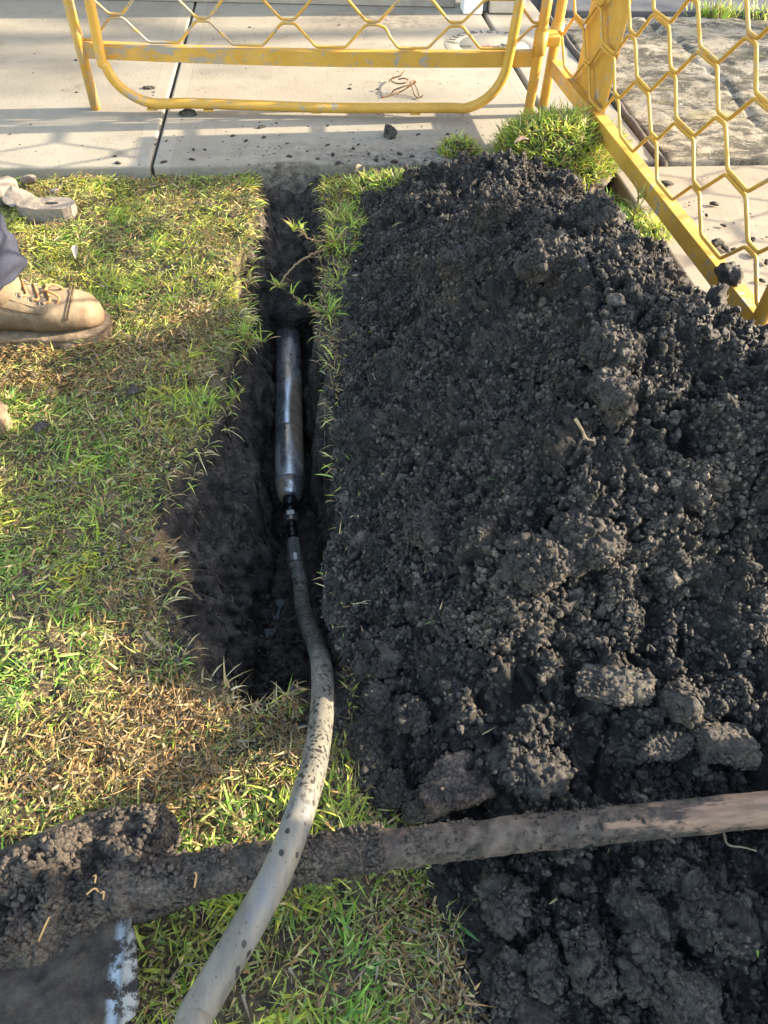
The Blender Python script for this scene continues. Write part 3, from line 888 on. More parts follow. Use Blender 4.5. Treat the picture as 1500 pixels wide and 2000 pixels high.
# loose crumbs that overhang the surface
rs = np.random.RandomState(7)
used_n = Nn[used]
_vis = np.nonzero((V[:, 0] < .70) & (V[:, 1] > -.12))[0]
dens_ = np.clip(.55+.8*vnoise(V[_vis], .09, 63)+.4*vnoise(V[_vis], .03, 64), .22, 1)
_vis = _vis[rs.rand(len(_vis)) < dens_]
TV, TF, TC, off = [], [], [], len(V)
for (NC, a_, b_, pw_, lvl, lift) in ((100000, .0012, .0030, 1.5, 1, .35), (26000, .0026, .0038, 2.0, 2, .32), (500, .005, .006, 1.8, 3, .2)):
    pk_ = _vis[rs.randint(0, len(_vis), NC)]
    sz = a_+b_*rs.rand(NC)**pw_
    v_, f_, own = crumbs_on(V[pk_], used_n[pk_], sz, rs, lift, lvl)
    TV.append(v_); TF.append(f_+off); off += len(v_)
    TC.append((.5+1.7*rs.rand(NC)**1.5)[own])
TRI = np.concatenate([Fq[:, [0, 1, 2]], Fq[:, [0, 2, 3]]]+TF)
_hc = np.concatenate([.58+.25*vnoise(V, .03, 61)+.25*vnoise(V, .008, 62)]+TC)
heap = tag(obj("soil_heap", np.concatenate([V]+TV), TRI, SOIL, None, True, np.repeat(_hc[:, None], 3, 1)), "big heap of crumbly black soil dug out beside the trench", "soil heap")

_sm = np.zeros(len(TRI), bool); _sm[:2*len(Fq)] = True
heap.data.polygons.foreach_set('use_smooth', _sm)

def surf_z(x0, y0, r=.012):
    d2 = (heap_pts[:, 0]-x0)**2+(heap_pts[:, 1]-y0)**2
    k = d2 < r*r
    return float(heap_pts[k, 2].max()) if k.any() else float(ground_z(np.array([x0]), np.array([y0]))[0])

def heap_at(px, py):
    """Where the sight line of a pixel meets the heap or the ground."""
    lo = None
    for z in np.arange(.40, -.08, -.006):
        q = at(px, py, z)
        b, dd = heap_base(np.array([q[0]]), np.array([q[1]]))
        hgt = b[0] if dd[0] > 0 else ground_z(np.array([q[0]]), np.array([q[1]]))[0]
        if hgt >= z: return np.array([q[0], q[1], hgt])
    return at(px, py, G0)

# clods and stones that stand out on the heap: pixel, size in metres (x, y, z), facets, material, label
STONE = mat_soil("soil_smeared_stone", (.024, .021, .0195), (.085, .069, .055))
BRICK = mat_soil("brown_rubble", (.034, .030, .028), (.19, .135, .105))
CL = [
    (930, 530, (.060, .050, .045), 2, CLOD, "broad smooth-faced dark clod on the upper middle of the heap"),
    (1075, 520, (.046, .038, .034), 2, CLOD, "rough dark clod right beside the broad smooth-faced clod high on the heap"),
    (965, 425, (.038, .034, .048), 2, CLOD, "tall pale-speckled clod standing near the top of the heap"),
    (1095, 372, (.046, .036, .034), 1, CLOD, "black lump at the heap's summit against the raised turf"),
    (1160, 440, (.042, .036, .038), 1, CLOD, "black steep lump facing the sign plate below the raised turf"),
    (1190, 700, (.038, .032, .032), 1, CLOD, "knobbly clod below the barrier's far end on the heap's right flank"),
    (1195, 775, (.032, .028, .028), 2, CLOD, "angular clod directly below the knobbly clod on the right flank"),
    (1130, 1070, (.042, .034, .036), 0, CLOD, "sunlit brown crumbly clod in the middle of the heap"),
    (1050, 1110, (.036, .032, .034), 0, CLOD, "smaller sunlit crumbly clod left of the brown sunlit one"),
    (835, 1040, (.034, .030, .022), 2, CLOD, "brownish flat clod low on the slope facing the hose coupling"),
    (740, 1300, (.030, .024, .026), 1, CLOD, "small brown-topped clod where the hose comes out of the hole"),
    (1195, 1340, (.050, .024, .015), 4, STONE, "wide angular stone smeared with soil above the shovel handle"),
    (1328, 1385, (.022, .030, .024), 4, STONE, "upright leaf-shaped stone touching the wide angular stone"),
    (1290, 1462, (.036, .015, .014), 4, STONE, "long slanting stone with a pale worn side, under the upright stone"),
    (1415, 1460, (.034, .026, .022), 3, STONE, "blocky stone with a pale chipped edge near the handle's far end"),
    (885, 1535, (.042, .034, .032), 4, BRICK, "reddish brown lump of rubble just above the shovel handle"),
    (830, 1580, (.028, .018, .018), 3, STONE, "thin dark stone wedged between rubble lump and shovel handle"),
    (1040, 1520, (.036, .026, .026), 1, CLOD, "rounded clod between rubble lump and long slanting stone"),
    (735, 1395, (.026, .024, .024), 1, CLOD, "lone clod right of the hose, halfway between hole and shovel handle"),
    (715, 1452, (.020, .022, .020), 1, CLOD, "knobbly clod just below the lone clod right of the hose"),
    (722, 1505, (.017, .020, .018), 0, CLOD, "lowest clod of the row right of the hose, at the green grass"),
    (800, 1400, (.022, .018, .020), 0, CLOD, "round crumbly clod beside the lone clod right of the hose"),
    (765, 1545, (.030, .020, .016), 2, CLOD, "flat clod between the green grass and the thin dark stone"),
    (1150, 1890, (.026, .025, .024), 0, CLOD, "ball-shaped clod below the shovel handle"),
    (1255, 1890, (.028, .026, .025), 0, CLOD, "largest rough clod below the shovel handle, right of the ball-shaped one"),
    (1245, 1775, (.030, .034, .032), 1, CLOD, "tall dark clod directly beneath the handle's middle"),
    (985, 1770, (.022, .028, .026), 1, CLOD, "oval clod under the handle beside the straw-covered grass"),
    (980, 1910, (.018, .022, .020), 0, CLOD, "small egg-shaped clod with an orange fleck at the straw's edge"),
    (1060, 1905, (.020, .020, .018), 0, CLOD, "small round clod between the egg-shaped and ball-shaped clods"),
    (1335, 1970, (.026, .034, .026), 2, STONE, "pale brown stone lying in the dark bottom corner of the soil"),
    (1380, 1800, (.036, .032, .028), 1, CLOD, "big blurred dark clod under the handle's far end"),
]
for k, (px, py, sz_, fc, mt, lab) in enumerate(CL):
    c = heap_at(px, py)
    fine = .10 if mt is CLOD else .02
    v, f = rock(900+k*7, np.array(sz_)*(.86 if mt is CLOD else 1), (6 if max(sz_) > .032 else 5), .30 if mt is CLOD else .10, fc+(0 if mt is CLOD else 3), .0)
    if mt is not CLOD:
        vv = ico(6 if max(sz_) > .032 else 5)[0]; cube = vv/np.abs(vv).max(1)[:, None]
        v = (.30*vv+.62*cube*np.array([1, .85+.3*cube[:, 0].mean(), 1]))
        r9 = np.random.RandomState(k)
        for _ in range(5):
            d_ = r9.normal(size=3); d_ /= np.linalg.norm(d_); v = v-np.maximum(0, v@d_-(.62+.25*r9.rand()))[:, None]*d_*.95
        v = (v*(1+.06*fbm(v, .7, k, 3))[:, None])*np.array(sz_)*.95
    v = crumbly(v, f, k, 1.0 if mt is CLOD else .40)
    if mt is not CLOD:
        tl = .5 if k % 2 else -.4
        R_ = np.array(Matrix.Rotation(tl, 3, 'X') @ Matrix.Rotation(.4-.3*(k % 3), 3, 'Z'))
        v = v@R_.T
    rk = np.random.RandomState(k+5); A_ = max(sz_)**2
    nc_ = int((420000 if mt is CLOD else 90000)*A_)+30
    up_ = np.nonzero(v[:, 2] > -.3*sz_[2])[0]; up_ = up_[rk.rand(len(up_)) < np.clip(.5+1.2*vnoise(v[up_]+k, .02, 9), .03, 1)]
    ii_ = up_[rk.randint(0, len(up_), nc_)]
    cv_, cf_, _o = crumbs_on(v[ii_], normals(v, f)[ii_], .0011+.0034*rk.rand(nc_)**2.2, rk, .25, 1)
    v, f = np.concatenate([v, cv_]), np.concatenate([f, cf_+len(v)])
    me = mesh_data("soil_clod" if mt is CLOD else "stone", v, f, mt)
    o = place("soil_clod" if mt is CLOD else ("stone" if mt is STONE else "rubble_lump"), me, None, c+np.array([0, 0, sz_[2]*.12]))
    tag(o, lab, "soil clod" if mt is CLOD else "stone", "clods and stones on the soil heap")

# ------------------------------------------------------------------ grass
def blades(x, y, z, L, wd, az, lean, curl, col, rs, tw=.3):
    """Curved tapering leaves; returns vertices, triangles and a tint per vertex."""
    n = len(x)
    dx, dy = np.cos(az), np.sin(az)
    sx, sy = -dy, dx
    V = np.zeros((n, 7, 3))
    out = np.zeros(n); up = np.zeros(n); ang = lean.copy()
    prof = [1.0, .95, .7, 0]
    pos = np.stack([x, y, z], 1)
    for k in range(4):
        wv = wd*prof[k]/2
        tx = sx*np.cos(tw*k)*1.0; ty = sy*np.cos(tw*k)
        side = np.stack([tx, ty, np.sin(tw*k)*np.ones(n)*rs.choice([-1, 1], n)], 1)*wv[:, None]
        c = pos+np.stack([dx*out, dy*out, up], 1)
        if k < 3: V[:, 2*k], V[:, 2*k+1] = c-side, c+side
        else: V[:, 6] = c
        step = L/3
        out = out+step*np.sin(ang); up = up+step*np.cos(ang); ang = ang+curl
    f0 = np.array([[0, 1, 3], [0, 3, 2], [2, 3, 5], [2, 5, 4], [4, 5, 6]])
    Fc = (f0[None]+(np.arange(n)*7)[:, None, None]).reshape(-1, 3)
    C = np.repeat(col[:, None, :], 7, 1)
    fade = np.array([.75, .75, .95, .95, 1.05, 1.05, 1.1])[None, :, None]   # sheaths are paler-brown, tips full colour
    base = np.array([.36, .31, .13])
    C = np.where(np.arange(7)[None, :, None] < 2, C*.75+base*.25, C)
    return V.reshape(-1, 3), Fc, C.reshape(-1, 3)

BROWN = [(560, 1430, .11, .06, 1.0), (400, 1370, .10, .05, 1.0), (330, 1500, .10, .05, .9), (180, 1490, .12, .05, .8), (430, 1330, .05, .03, 1.), (600, 1330, .05, .05, 1.),
         (390, 640, .07, .12, .85), (400, 730, .05, .06, 1.0), (120, 740, .22, .06, .75), (320, 700, .10, .09, .6), (430, 480, .04, .10, .7), (460, 400, .02, .08, .5), (300, 1000, .05, .12, .55), (310, 1180, .03, .12, .4),
         (220, 350, .15, .03, .6), (900, 1900, .05, .10, .95), (830, 1800, .05, .06, .6), (700, 400, .10, .08, .55), (660, 900, .02, .6, .8), (20, 1450, .08, .04, .7), (250, 930, .06, .03, .4), (60, 690, .15, .04, .6)]
def brown_map(x, y):
    p = p3(x, y)
    b = np.zeros_like(x)
    for px, py, rx, ry, wgt in BROWN:
        c = at(px, py, G0)
        b = np.maximum(b, wgt*np.exp(-((x-c[0])/rx)**2-((y-c[1])/ry)**2))
    return np.clip(b+.33*fbm(p, .10, 401, 3)-.02, 0, 1)

dT = lambda x, y: sdf(x, y, TRENCH)
dH = lambda x, y: sdf(x, y, HEAP)
CONC = [at(x, y, 0) for x, y in [(36, 395), (140, 382), (150, 415), (40, 425)]]
rs = np.random.RandomState(11)
def lawn_points(n, lo, hi):
    x = lo[0]+(hi[0]-lo[0])*rs.rand(n); y = lo[1]+(hi[1]-lo[1])*rs.rand(n)
    ok = (dT(x, y) < np.where((x < -.14) & (y < 1.1), -.014, -.002)+.008*vnoise(p3(x, y), .03, 441)) & (dH(x, y) < .004) & (y < 1.860) & (x < .80)
    ok &= sdf(x, y, CONC) < -.0
    ok &= (hose_dx(x, y) > .03)|(y < .36)
    rl = (x > -.02)&(y > .45)&(y < 1.55)
    ok &= ~rl | (rs.rand(n) < .40)
    return x[ok], y[ok]

def tints(n, brown, rs):
    g = np.array([[.30, .44, .06], [.46, .57, .08], [.17, .31, .08], [.64, .64, .13], [.34, .41, .10]])
    s = np.array([[.58, .42, .19], [.46, .31, .13], [.66, .54, .30], [.34, .20, .09]])
    c = g[rs.choice(5, n, p=[.28, .27, .15, .2, .10])]*(.75+.5*rs.rand(n, 1))
    d = s[rs.randint(0, 4, n)]*(.65+.6*rs.rand(n, 1))
    dead = rs.rand(n) < brown
    return np.where(dead[:, None], d, c), dead

def sow(n, lo, hi, lmin=.014, lmax=.042):
    x, y = lawn_points(n, lo, hi)
    b = brown_map(x, y)
    p = p3(x, y)
    dens = np.clip(.62+.75*fbm(p, .05, 411, 3), .06, 1)*np.clip(1.15-.55*b, .2, 1)
    k = rs.rand(len(x)) < dens
    x, y, b = x[k], y[k], b[k]
    n = len(x); p = p3(x, y)
    col, dead = tints(n, np.clip(b*.95+.10, 0, .97), rs)
    z = ground_z(x, y)-.002
    L = (lmin+(lmax-lmin)*rs.rand(n)**1.8)*(1+.5*np.clip(fbm(p, .05, 415, 2), -.6, 1))*np.where(dead, .75, 1)*(1-.35*b)
    flow = 3.0*vnoise(p, .09, 421)
    az = flow+rs.normal(0, 1.1, n)
    near_t = np.exp(-np.maximum(-dT(x, y), 0)/.03)
    lean = np.where(dead, 1.0+.5*rs.rand(n), .55+.95*rs.rand(n)**.8)
    yl = np.clip(.22+.9*fbm(p, .13, 431, 3)+.45*sstep(.95, 1.2, y), 0, 1)[:, None]  # random yellowing, plus sunlit yellow far off and shade's blue-green nearer, in the colour
    col = np.where(dead[:, None], col, col*(1-yl)*np.array([.72, .98, 1.05])+yl*col*np.array([1.5, 1.25, 1.0]))
    return blades(x, y, z, L, (.0017+.0026*rs.rand(n)**2)*np.where(dead, .8, 1), az, lean, .10+.35*rs.rand(n), col, rs)
parts = [sow(265000, (-1.02, -.14), (.32, 1.866), .009, .036), sow(4200, (.66, 1.30), (.79, 1.72), .02, .055), sow(9000, (-1.9, -.7), (-1.02, 1.85)), sow(6000, (-1.0, -.9), (.3, -.14))]
def merge(parts):
    off = 0; Vs, Fs, Cs = [], [], []
    for v, f, c in parts:
        Vs.append(v); Fs.append(f+off); Cs.append(c); off += len(v)
    return np.concatenate(Vs), np.concatenate(Fs), np.concatenate(Cs)
v, f, c = merge(parts)
tag(obj("grass", v, f, BLADE, None, True, c), "short green and yellowing lawn grass around the trench", "grass", None, "stuff")

# dead thatch and torn runners
def thatch(n, lo, hi, pw=1.6):
    x, y = lawn_points(n, lo, hi)
    b = brown_map(x, y)
    edge = np.exp(-np.maximum(-dT(x, y), 0)/.02)*.5
    k = rs.rand(len(x)) < np.clip(b, 0, 1)**pw*.95+edge*.6+.24
    x, y = x[k], y[k]; n = len(x)
    s = np.array([[.42, .24, .10], [.36, .19, .075], [.26, .14, .06], [.52, .37, .19], [.16, .10, .055], [.24, .19, .15]])
    col = s[rs.randint(0, 6, n)]*(.55+.7*rs.rand(n, 1))
    gr = rs.rand(n) < .6*(1-brown_map(x, y))
    col = np.where(gr[:, None], np.array([.34, .38, .10])*(.4+.8*rs.rand(n, 1)), col)
    z = ground_z(x, y)+.001+.012*rs.rand(n)**1.5
    return blades(x, y, z, .007+.030*rs.rand(n)**2, .0009+.0026*rs.rand(n)**3, rs.rand(n)*6.28, .9+.9*rs.rand(n), -.5+1.2*rs.rand(n), col, rs, .7)
def fringe(n):
    """Roots and stems hanging from the cut turf edge into the hole."""
    x = -.35+.5*rs.rand(n); y = .38+1.45*rs.rand(n)
    d = dT(x, y)
    k = (d > -.012) & (d < .012) & (hose_dx(x, y) > .035)
    k &= (x < -.05) | (rs.rand(len(x)) < .22)
    k &= ~(((x < -.14) & (y < 1.15)) | (y < .47)) | (rs.rand(len(x)) < .32)
    x, y, d = x[k], y[k], d[k]
    keep = rs.rand(len(x)) < .25+.75*(fbm(p3(x, y), .06, 431, 2) > np.where(x > -.05, .25, -.1))
    x, y = x[keep], y[keep]; n = len(x)
    e = .004
    gxx = (dT(x+e, y)-dT(x-e, y)); gyy = (dT(x, y+e)-dT(x, y-e))
    az = np.arctan2(gyy, gxx)+rs.normal(0, .7, n)
    col, dead = tints(n, np.where(y < .5, .93, .66), rs)
    z = np.maximum(ground_z(x, y), G0-.03)+.004
    return blades(x, y, z, .014+.032*rs.rand(n)**1.5, .0010+.0022*rs.rand(n), az, .7+.9*rs.rand(n), .15+.5*rs.rand(n), col, rs)
def litter(n):
    """Bits of straw and leaf fallen on the heap."""
    pk_ = heap_pts[rs.randint(0, len(heap_pts), n*6)]
    w = np.exp(-np.maximum(dH(pk_[:, 0], pk_[:, 1]), 0)/.035)+.035
    pk_ = pk_[rs.rand(len(pk_)) < w*.5]
    n = len(pk_)
    col, dead = tints(n, np.full(n, .72), rs)
    return blades(pk_[:, 0], pk_[:, 1], pk_[:, 2]+.001, .008+.02*rs.rand(n)**2, .0010+.0018*rs.rand(n), rs.rand(n)*6.28, 1.0+.6*rs.rand(n), -.2+.6*rs.rand(n), col*.8, rs)
v, f, c = merge([thatch(380000, (-.95, -.13), (.32, 1.85)), fringe(26000), litter(1500)])
tag(obj("dead_thatch", v, f, STRAW, None, True, c), "brown dead grass and straw round the trench and on the heap's edge", "dead grass", None, "stuff")

# weeds along the garage apron
n = 260
x = np.where(rs.rand(n) < .7, rs.normal(1.62, .06, n), rs.normal(1.83, .06, n)); y = rs.normal(3.15, .012, n)
col, dead = tints(n, np.full(n, .1), rs)
v, f, c = blades(x, y, np.full(n, -.01), .03+.05*rs.rand(n), .004+.004*rs.rand(n), rs.rand(n)*6.28, .2+.7*rs.rand(n), .3*rs.rand(n), col, rs)
tag(obj("weeds", v, f, BLADE, None, True, c), "green weeds sprouting from the joint behind the mottled driveway", "weeds", None, "stuff")

# ------------------------------------------------------------------ torn turf sods
def sod(name, c, rx, ry, hz, nb, label, seed, lmax=.055, tilt=(0, 0)):
    r2 = np.random.RandomState(seed)
    e = empty(name, (c[0], c[1], c[2]), label, "turf sod", None)
    v, f = rock(seed, (rx, ry, hz), 5, .18, 0, .04)
    v[:, 2] = np.where(v[:, 2] < 0, v[:, 2]*.5, v[:, 2]); v = crumbly(v, f, seed, .8)
    obj("root_soil", v+np.array([c[0], c[1], c[2]]), f, MUD, e)
    k = v[:, 2] > .12*hz
    pts = v[k][r2.randint(0, k.sum(), nb)]+r2.normal(0, .004, (nb, 3))
    pts = pts[(pts[:, 2] > .25*hz) | (r2.rand(nb) < .5)]
    n = len(pts)
    col, dead = tints(n, np.full(n, .20), r2)
    az = np.arctan2(pts[:, 1]/ry, pts[:, 0]/rx)+r2.normal(0, 1.5, n)
    rad = np.sqrt((pts[:, 0]/rx)**2+(pts[:, 1]/ry)**2)
    b = blades(c[0]+pts[:, 0]*1.01, c[1]+pts[:, 1]*1.01, c[2]+pts[:, 2], .014+(lmax-.018)*r2.rand(n)**1.5, .0025+.002*r2.rand(n), az, .3+.9*r2.rand(n), .1+.4*r2.rand(n), col, r2)
    g_ = obj("turf_grass", b[0], b[1], BLADE, e, True, b[2])
    g_["kind"] = "stuff"
    return e
q = at(1085, 300, .03)
sod("turf_sod", (q[0]+.015, q[1]-.01, .0), .150, .135, .105, 6000, "big domed sod of bright green turf on the heap's top beside the barrier hinge", 5)
q = at(775, 348, 0)
sod("turf_sod", (q[0]+.01, q[1]-.02, -.03), .13, .05, .03, 1300, "low strip of green turf at the path edge between trench and heap", 8, .045)
q = at(905, 298, 0)
sod("turf_sod", (q[0]-.01, q[1], -.02), .05, .035, .045, 500, "small dark browned sod of turf between path edge and heap top", 12, .04)
q = at(690, 430, 0)
sod("turf_sod", (q[0]-.015, q[1], -.042), .040, .12, .016, 380, "torn green turf overhanging the trench's right lip", 15, .05)

q = at(1272, 462, -.02)
sod("grass_tuft", (q[0], q[1], -.035), .038, .060, .030, 700, "bright green tuft of grass squeezed between heap and barrier rail", 19, .05)

# grass runners hanging over the hole
STEM = plain("dry_runner", (.26, .17, .09), (.14, .09, .05), 70, .85, 0, .3, 200)
def runner(pts, r0, tufts, label, seed):
    r2 = np.random.RandomState(seed)
    e = empty("grass_runner", pts[0], label, "grass runner", "grass runners hanging into the trench")
    C_ = catmull(pts, 8); C_ = C_+r2.normal(0, .0012, C_.shape)
    m = MB(); m.add(*tube(C_, np.linspace(r0, r0*.55, len(C_)), 7))
    for k in range(9):
        i = r2.randint(4, len(C_)-1); d_ = r2.normal(size=3)*.012; d_[2] -= .006
        m.add(*tube([C_[i], C_[i]+d_*.5, C_[i]+d_], [r0*.35, r0*.3, r0*.12], 4))
    m.build("stem", STEM, e)
    P_ = []
    for (fr, nb, ln) in tufts:
        c = C_[int(fr*(len(C_)-1))]
        az = r2.rand(nb)*6.28
        col, dead = tints(nb, np.full(nb, .25), r2)
        P_.append(blades(np.full(nb, c[0])+r2.normal(0, .003, nb), np.full(nb, c[1])+r2.normal(0, .003, nb), np.full(nb, c[2]), ln*(.5+.6*r2.rand(nb)), .0025+.002*r2.rand(nb), az, .2+1.1*r2.rand(nb), .1+.4*r2.rand(nb), col, r2))
    v, f, c = merge(P_)
    g_ = obj("leaves", v, f, BLADE, e, True, c); g_["kind"] = "stuff"
runner([at(660, 478, -.02), at(632, 488, -.02), at(605, 500, -.02), at(580, 516, -.03), at(556, 540, -.04), at(545, 560, -.05)], .0032, [(1, 16, .035), (.1, 12, .05), (.05, 10, .05)], "longest brown grass runner reaching down-left over the trench, leafy at its tip", 1)
runner([at(655, 470, -.015), at(620, 470, 0), at(600, 465, .01), at(590, 448, .01), at(575, 452, 0)], .0022, [(1, 16, .04), (.75, 8, .03), (0, 12, .05)], "bushy green runner arching over the trench above the longest brown one", 2)
runner([at(640, 615, -.02), at(620, 612, -.03), at(603, 596, -.02), at(585, 588, -.02), at(570, 572, -.01)], .0022, [(1, 5, .03), (.7, 6, .028), (.45, 6, .03), (0, 22, .055)], "curved grass runner pointing left just above the buried nose of the boring tool", 3)
runner([at(622, 480, -.03), at(628, 520, -.05), at(634, 550, -.07), at(630, 562, -.08)], .0018, [(0, 6, .03)], "thin bare runner dangling from the trench's right lip", 4)
runner([at(455, 655, -.03), at(475, 662, -.03), at(500, 668, -.04), at(515, 665, -.05)], .002, [(.4, 26, .05), (.9, 9, .04), (.6, 10, .04)], "green tuft leaning into the trench from its left lip beside the tool", 6)
runner([at(440, 800, -.04), at(455, 785, -.04), at(462, 765, -.03)], .002, [(.9, 12, .04), (.3, 8, .03)], "small green sprig on the left lip below the leaning tuft", 7)
runner([at(1232, 440, .05), at(1240, 420, .07), at(1248, 385, .09)], .003, [(.2, 16, .05), (.6, 14, .05), (.95, 9, .05)], "grey-green upright sprig against the barrier's bottom rail", 8)
runner([at(340, 1110, -.03), at(362, 1135, -.05), at(378, 1155, -.06), at(394, 1172, -.07)], .0024, [(.1, 5, .02)], "dry brown runner stub poking into the hole from its wide left edge", 9)

# fine roots on the cut faces
m = MB()
r2 = np.random.RandomState(33)
for k in range(70):
    px, py = (r2.uniform(340, 500), r2.uniform(900, 1320)) if k % 2 else (r2.choice([r2.uniform(440, 500), r2.uniform(610, 650)]), r2.uniform(600, 1100))
    q = at(px, py, -.06)
    pts = [q]; d_ = r2.normal(size=2)*.006
    for s in range(6):
        d_ = d_+r2.normal(size=2)*.003; nq = pts[-1][:2]+d_
        pts.append(np.array([nq[0], nq[1], 0]))
    pts = np.array(pts); pts[:, 2] = ground_z(pts[:, 0], pts[:, 1])+.006
    m.add(*tube(catmull(pts, 3), .0006, 4))
tag(m.build("fine_roots", plain("pale_roots", (.30, .24, .16), (.22, .17, .11), 60, .8, 0, 0), None), "hair-thin pale roots on the cut trench walls", "roots", None, "stuff")

# twigs and root bits lying about, each with its own look
TW = plain("pale_twig", (.34, .25, .15), (.24, .17, .10), 70, .8, 0, .2)
def twig(name, px, r, label, mat=TW, cat="twig", lift=.004, branches=()):
    P_ = []
    for q in px:
        c = heap_at(*q)
        c[2] = surf_z(c[0], c[1])+lift if q[1] > 330 else .005
        P_.append(c)
    m = MB(); C_ = catmull(P_, 5); m.add(*tube(C_, np.linspace(r, r*.5, len(C_)), 7))
    for (i, dx, dy, dz) in branches:
        c = C_[int(i*(len(C_)-1))]; m.add(*tube([c, c+np.array([dx*.5, dy*.6, dz]), c+np.array([dx, dy, dz*.6])], [r*.7, r*.6, r*.3], 6))
    return tag(m.build(name, mat), label, cat)
twig("forked_twig", [(1112, 856), (1128, 862), (1145, 858), (1162, 855)], .0022, "pale forked twig lying across the middle of the heap", branches=[(.45, -.004, -.018, .004)])
twig("root_piece", [(1410, 1625), (1420, 1650), (1445, 1660), (1462, 1672)], .0016, "curled yellow root just under the handle's far end")
twig("bark_strip", [(288, 1242), (300, 1256), (318, 1268), (334, 1276)], .0042, "pale strip of bark on the grass at the hole's left edge", cat="bark")
twig("stick", [(176, 640+60), (190, 712), (200, 728)], .003, "short dark stick in the straw below the tan boot", plain("dark_stick", (.06, .045, .035), (.035, .028, .022), 50, .9))

# ------------------------------------------------------------------ dead root tangle and soil bits on the path
m = MB()
ROOT = plain("brown_root", (.22, .12, .055), (.12, .065, .03), 60, .8, 0, .2)
def rt(L, r=.0022):
    m.add(*tube(catmull([at(x, y, z) for x, y, z in L], 7), r, 6))
rt([(790, 138, .03), (782, 148, .02), (770, 152, .01), (765, 158, .012), (775, 163, .02), (790, 162, .03), (798, 157, .03), (790, 153, .035), (778, 155, .03)])
rt([(765, 182, .006), (770, 176, .015), (785, 170, .025), (800, 165, .03), (806, 158, .035), (812, 160, .03), (800, 168, .02), (785, 178, .01), (768, 184, .006), (745, 190, .003)])
rt([(800, 160, .03), (805, 172, .02), (810, 186, .008), (818, 192, .004)], .0018); rt([(808, 160, .03), (815, 175, .015), (820, 190, .004), (826, 186, .01)], .0018)
rt([(770, 150, .02), (762, 156, .012), (760, 160, .004)], .0018)
tag(m.build("root_tangle", ROOT), "tangle of brown dried roots on the path behind the foot hoop", "roots")
cr = [mesh_data("soil_crumb", *rock(700+k, (1, .8, .55), 3, .35, 0, .08), CLOD) for k in range(4)]
CRUMBS = [(318, 205-33, .9), (291, 172, .011), (490, 209, .010), (497, 205, .007), (510, 248, .012), (455, 265, .009), (455, 205, .008), (548, 213, .006), (480, 275, .008), (515, 268, .010), (375, 311, .009), (378, 292, .008),
          (640, 245, .007), (690, 290, .010), (650, 302, .010), (640, 283, .008), (735, 312, .012), (720, 300, .008), (780, 300, .010), (805, 305, .008), (875, 262, .008), (892, 254, .004), (817, 262, .007), (685, 165, .006), (683, 173, .008), (737, 174, .007),
          (345, 105, .006), (488, 53, .008), (230, 318, .010), (225, 305, .008), (320, 316, .009), (560, 280, .006), (565, 305, .009), (600, 295, .006), (700, 282, .006), (750, 310, .007), (660, 318, .01), (620, 310, .007), (300, 180, .005), (148, 117, .009), (150, 180, .006),
          (662, 49, .007), (870, 300, .006), (845, 290, .005), (770, 315, .012), (830, 313, .006), (400, 292, .006), (325, 275, .006), (540, 240, .006), (60, 243, .005), (20, 262, .005)]
rs3 = random.Random(9)
for k, (px, py, s) in enumerate(CRUMBS[1:]):
    o = bpy.data.objects.new("soil_crumb", cr[k % 4]); COL.objects.link(o)
    s *= .58
    o.location = [float(q) for q in at(px, py, s*.3)]; o.scale = (s*(1+.8*rs3.random()), s, s); o.rotation_euler = (0, 0, rs3.random()*6.28)
    tag(o, "small dark crumb of soil scattered on the pale footpath", "soil crumb", "soil crumbs on the footpath")
DCR = [(1400, 474, .014), (1417, 485, .008), (1378, 480, .006), (1434, 487, .006), (1471, 467, .007), (1473, 495, .009), (1435, 527, .006), (1395, 398, .008), (1380, 350+70, .005), (1302, 358, .011), (1335, 532, .004), (1488, 548, .006), (1365, 450, .005), (1413, 440, .005), (1498, 512, .008)]
for k, (px, py, s) in enumerate(DCR):
    o = bpy.data.objects.new("soil_crumb", cr[k % 4]); COL.objects.link(o)
    o.location = [float(q) for q in at(px, py, s*.3)]; o.scale = (s*1.3, s, s); o.rotation_euler = (0, 0, rs3.random()*6.28)
    tag(o, "small dark crumb of soil on the tan driveway beyond the barrier rail", "soil crumb", "soil crumbs on the driveway")
def lone_clod(px, py, z, sz_, lab, seed):
    c = at(px, py, z); v, f = rock(seed, sz_, 4, .35, 0, .12)
    tag(place("soil_clod", mesh_data("soil_clod", v, f, CLOD), None, c+np.array([0, 0, sz_[2]*.55])), lab, "soil clod")
lone_clod(763, 268, 0, (.016, .018, .020), "upright dark clod alone on the path near the barrier's shadow", 61)
lone_clod(370, 224, 0, (.026, .016, .008), "flat dark clod on the path beside the joint below the hoop", 62)
lone_clod(291, 173, 0, (.020, .012, .004), "flat ochre smear of clay on the path left of the joint", 63)
c = WB(1.155, .128, -.005)
v, f = rock(64, (.020, .024, .022), 4, .4, 0, .14)
tag(place("soil_clod", mesh_data("soil_clod", v, f, CLOD), None, c), "black clod perched on the barrier's bottom rail", "soil clod")
lone_clod(566, 626, -.215, (.060, .026, .030), "pale-flecked lip of soil roofing the buried end of the steel tool", 65)
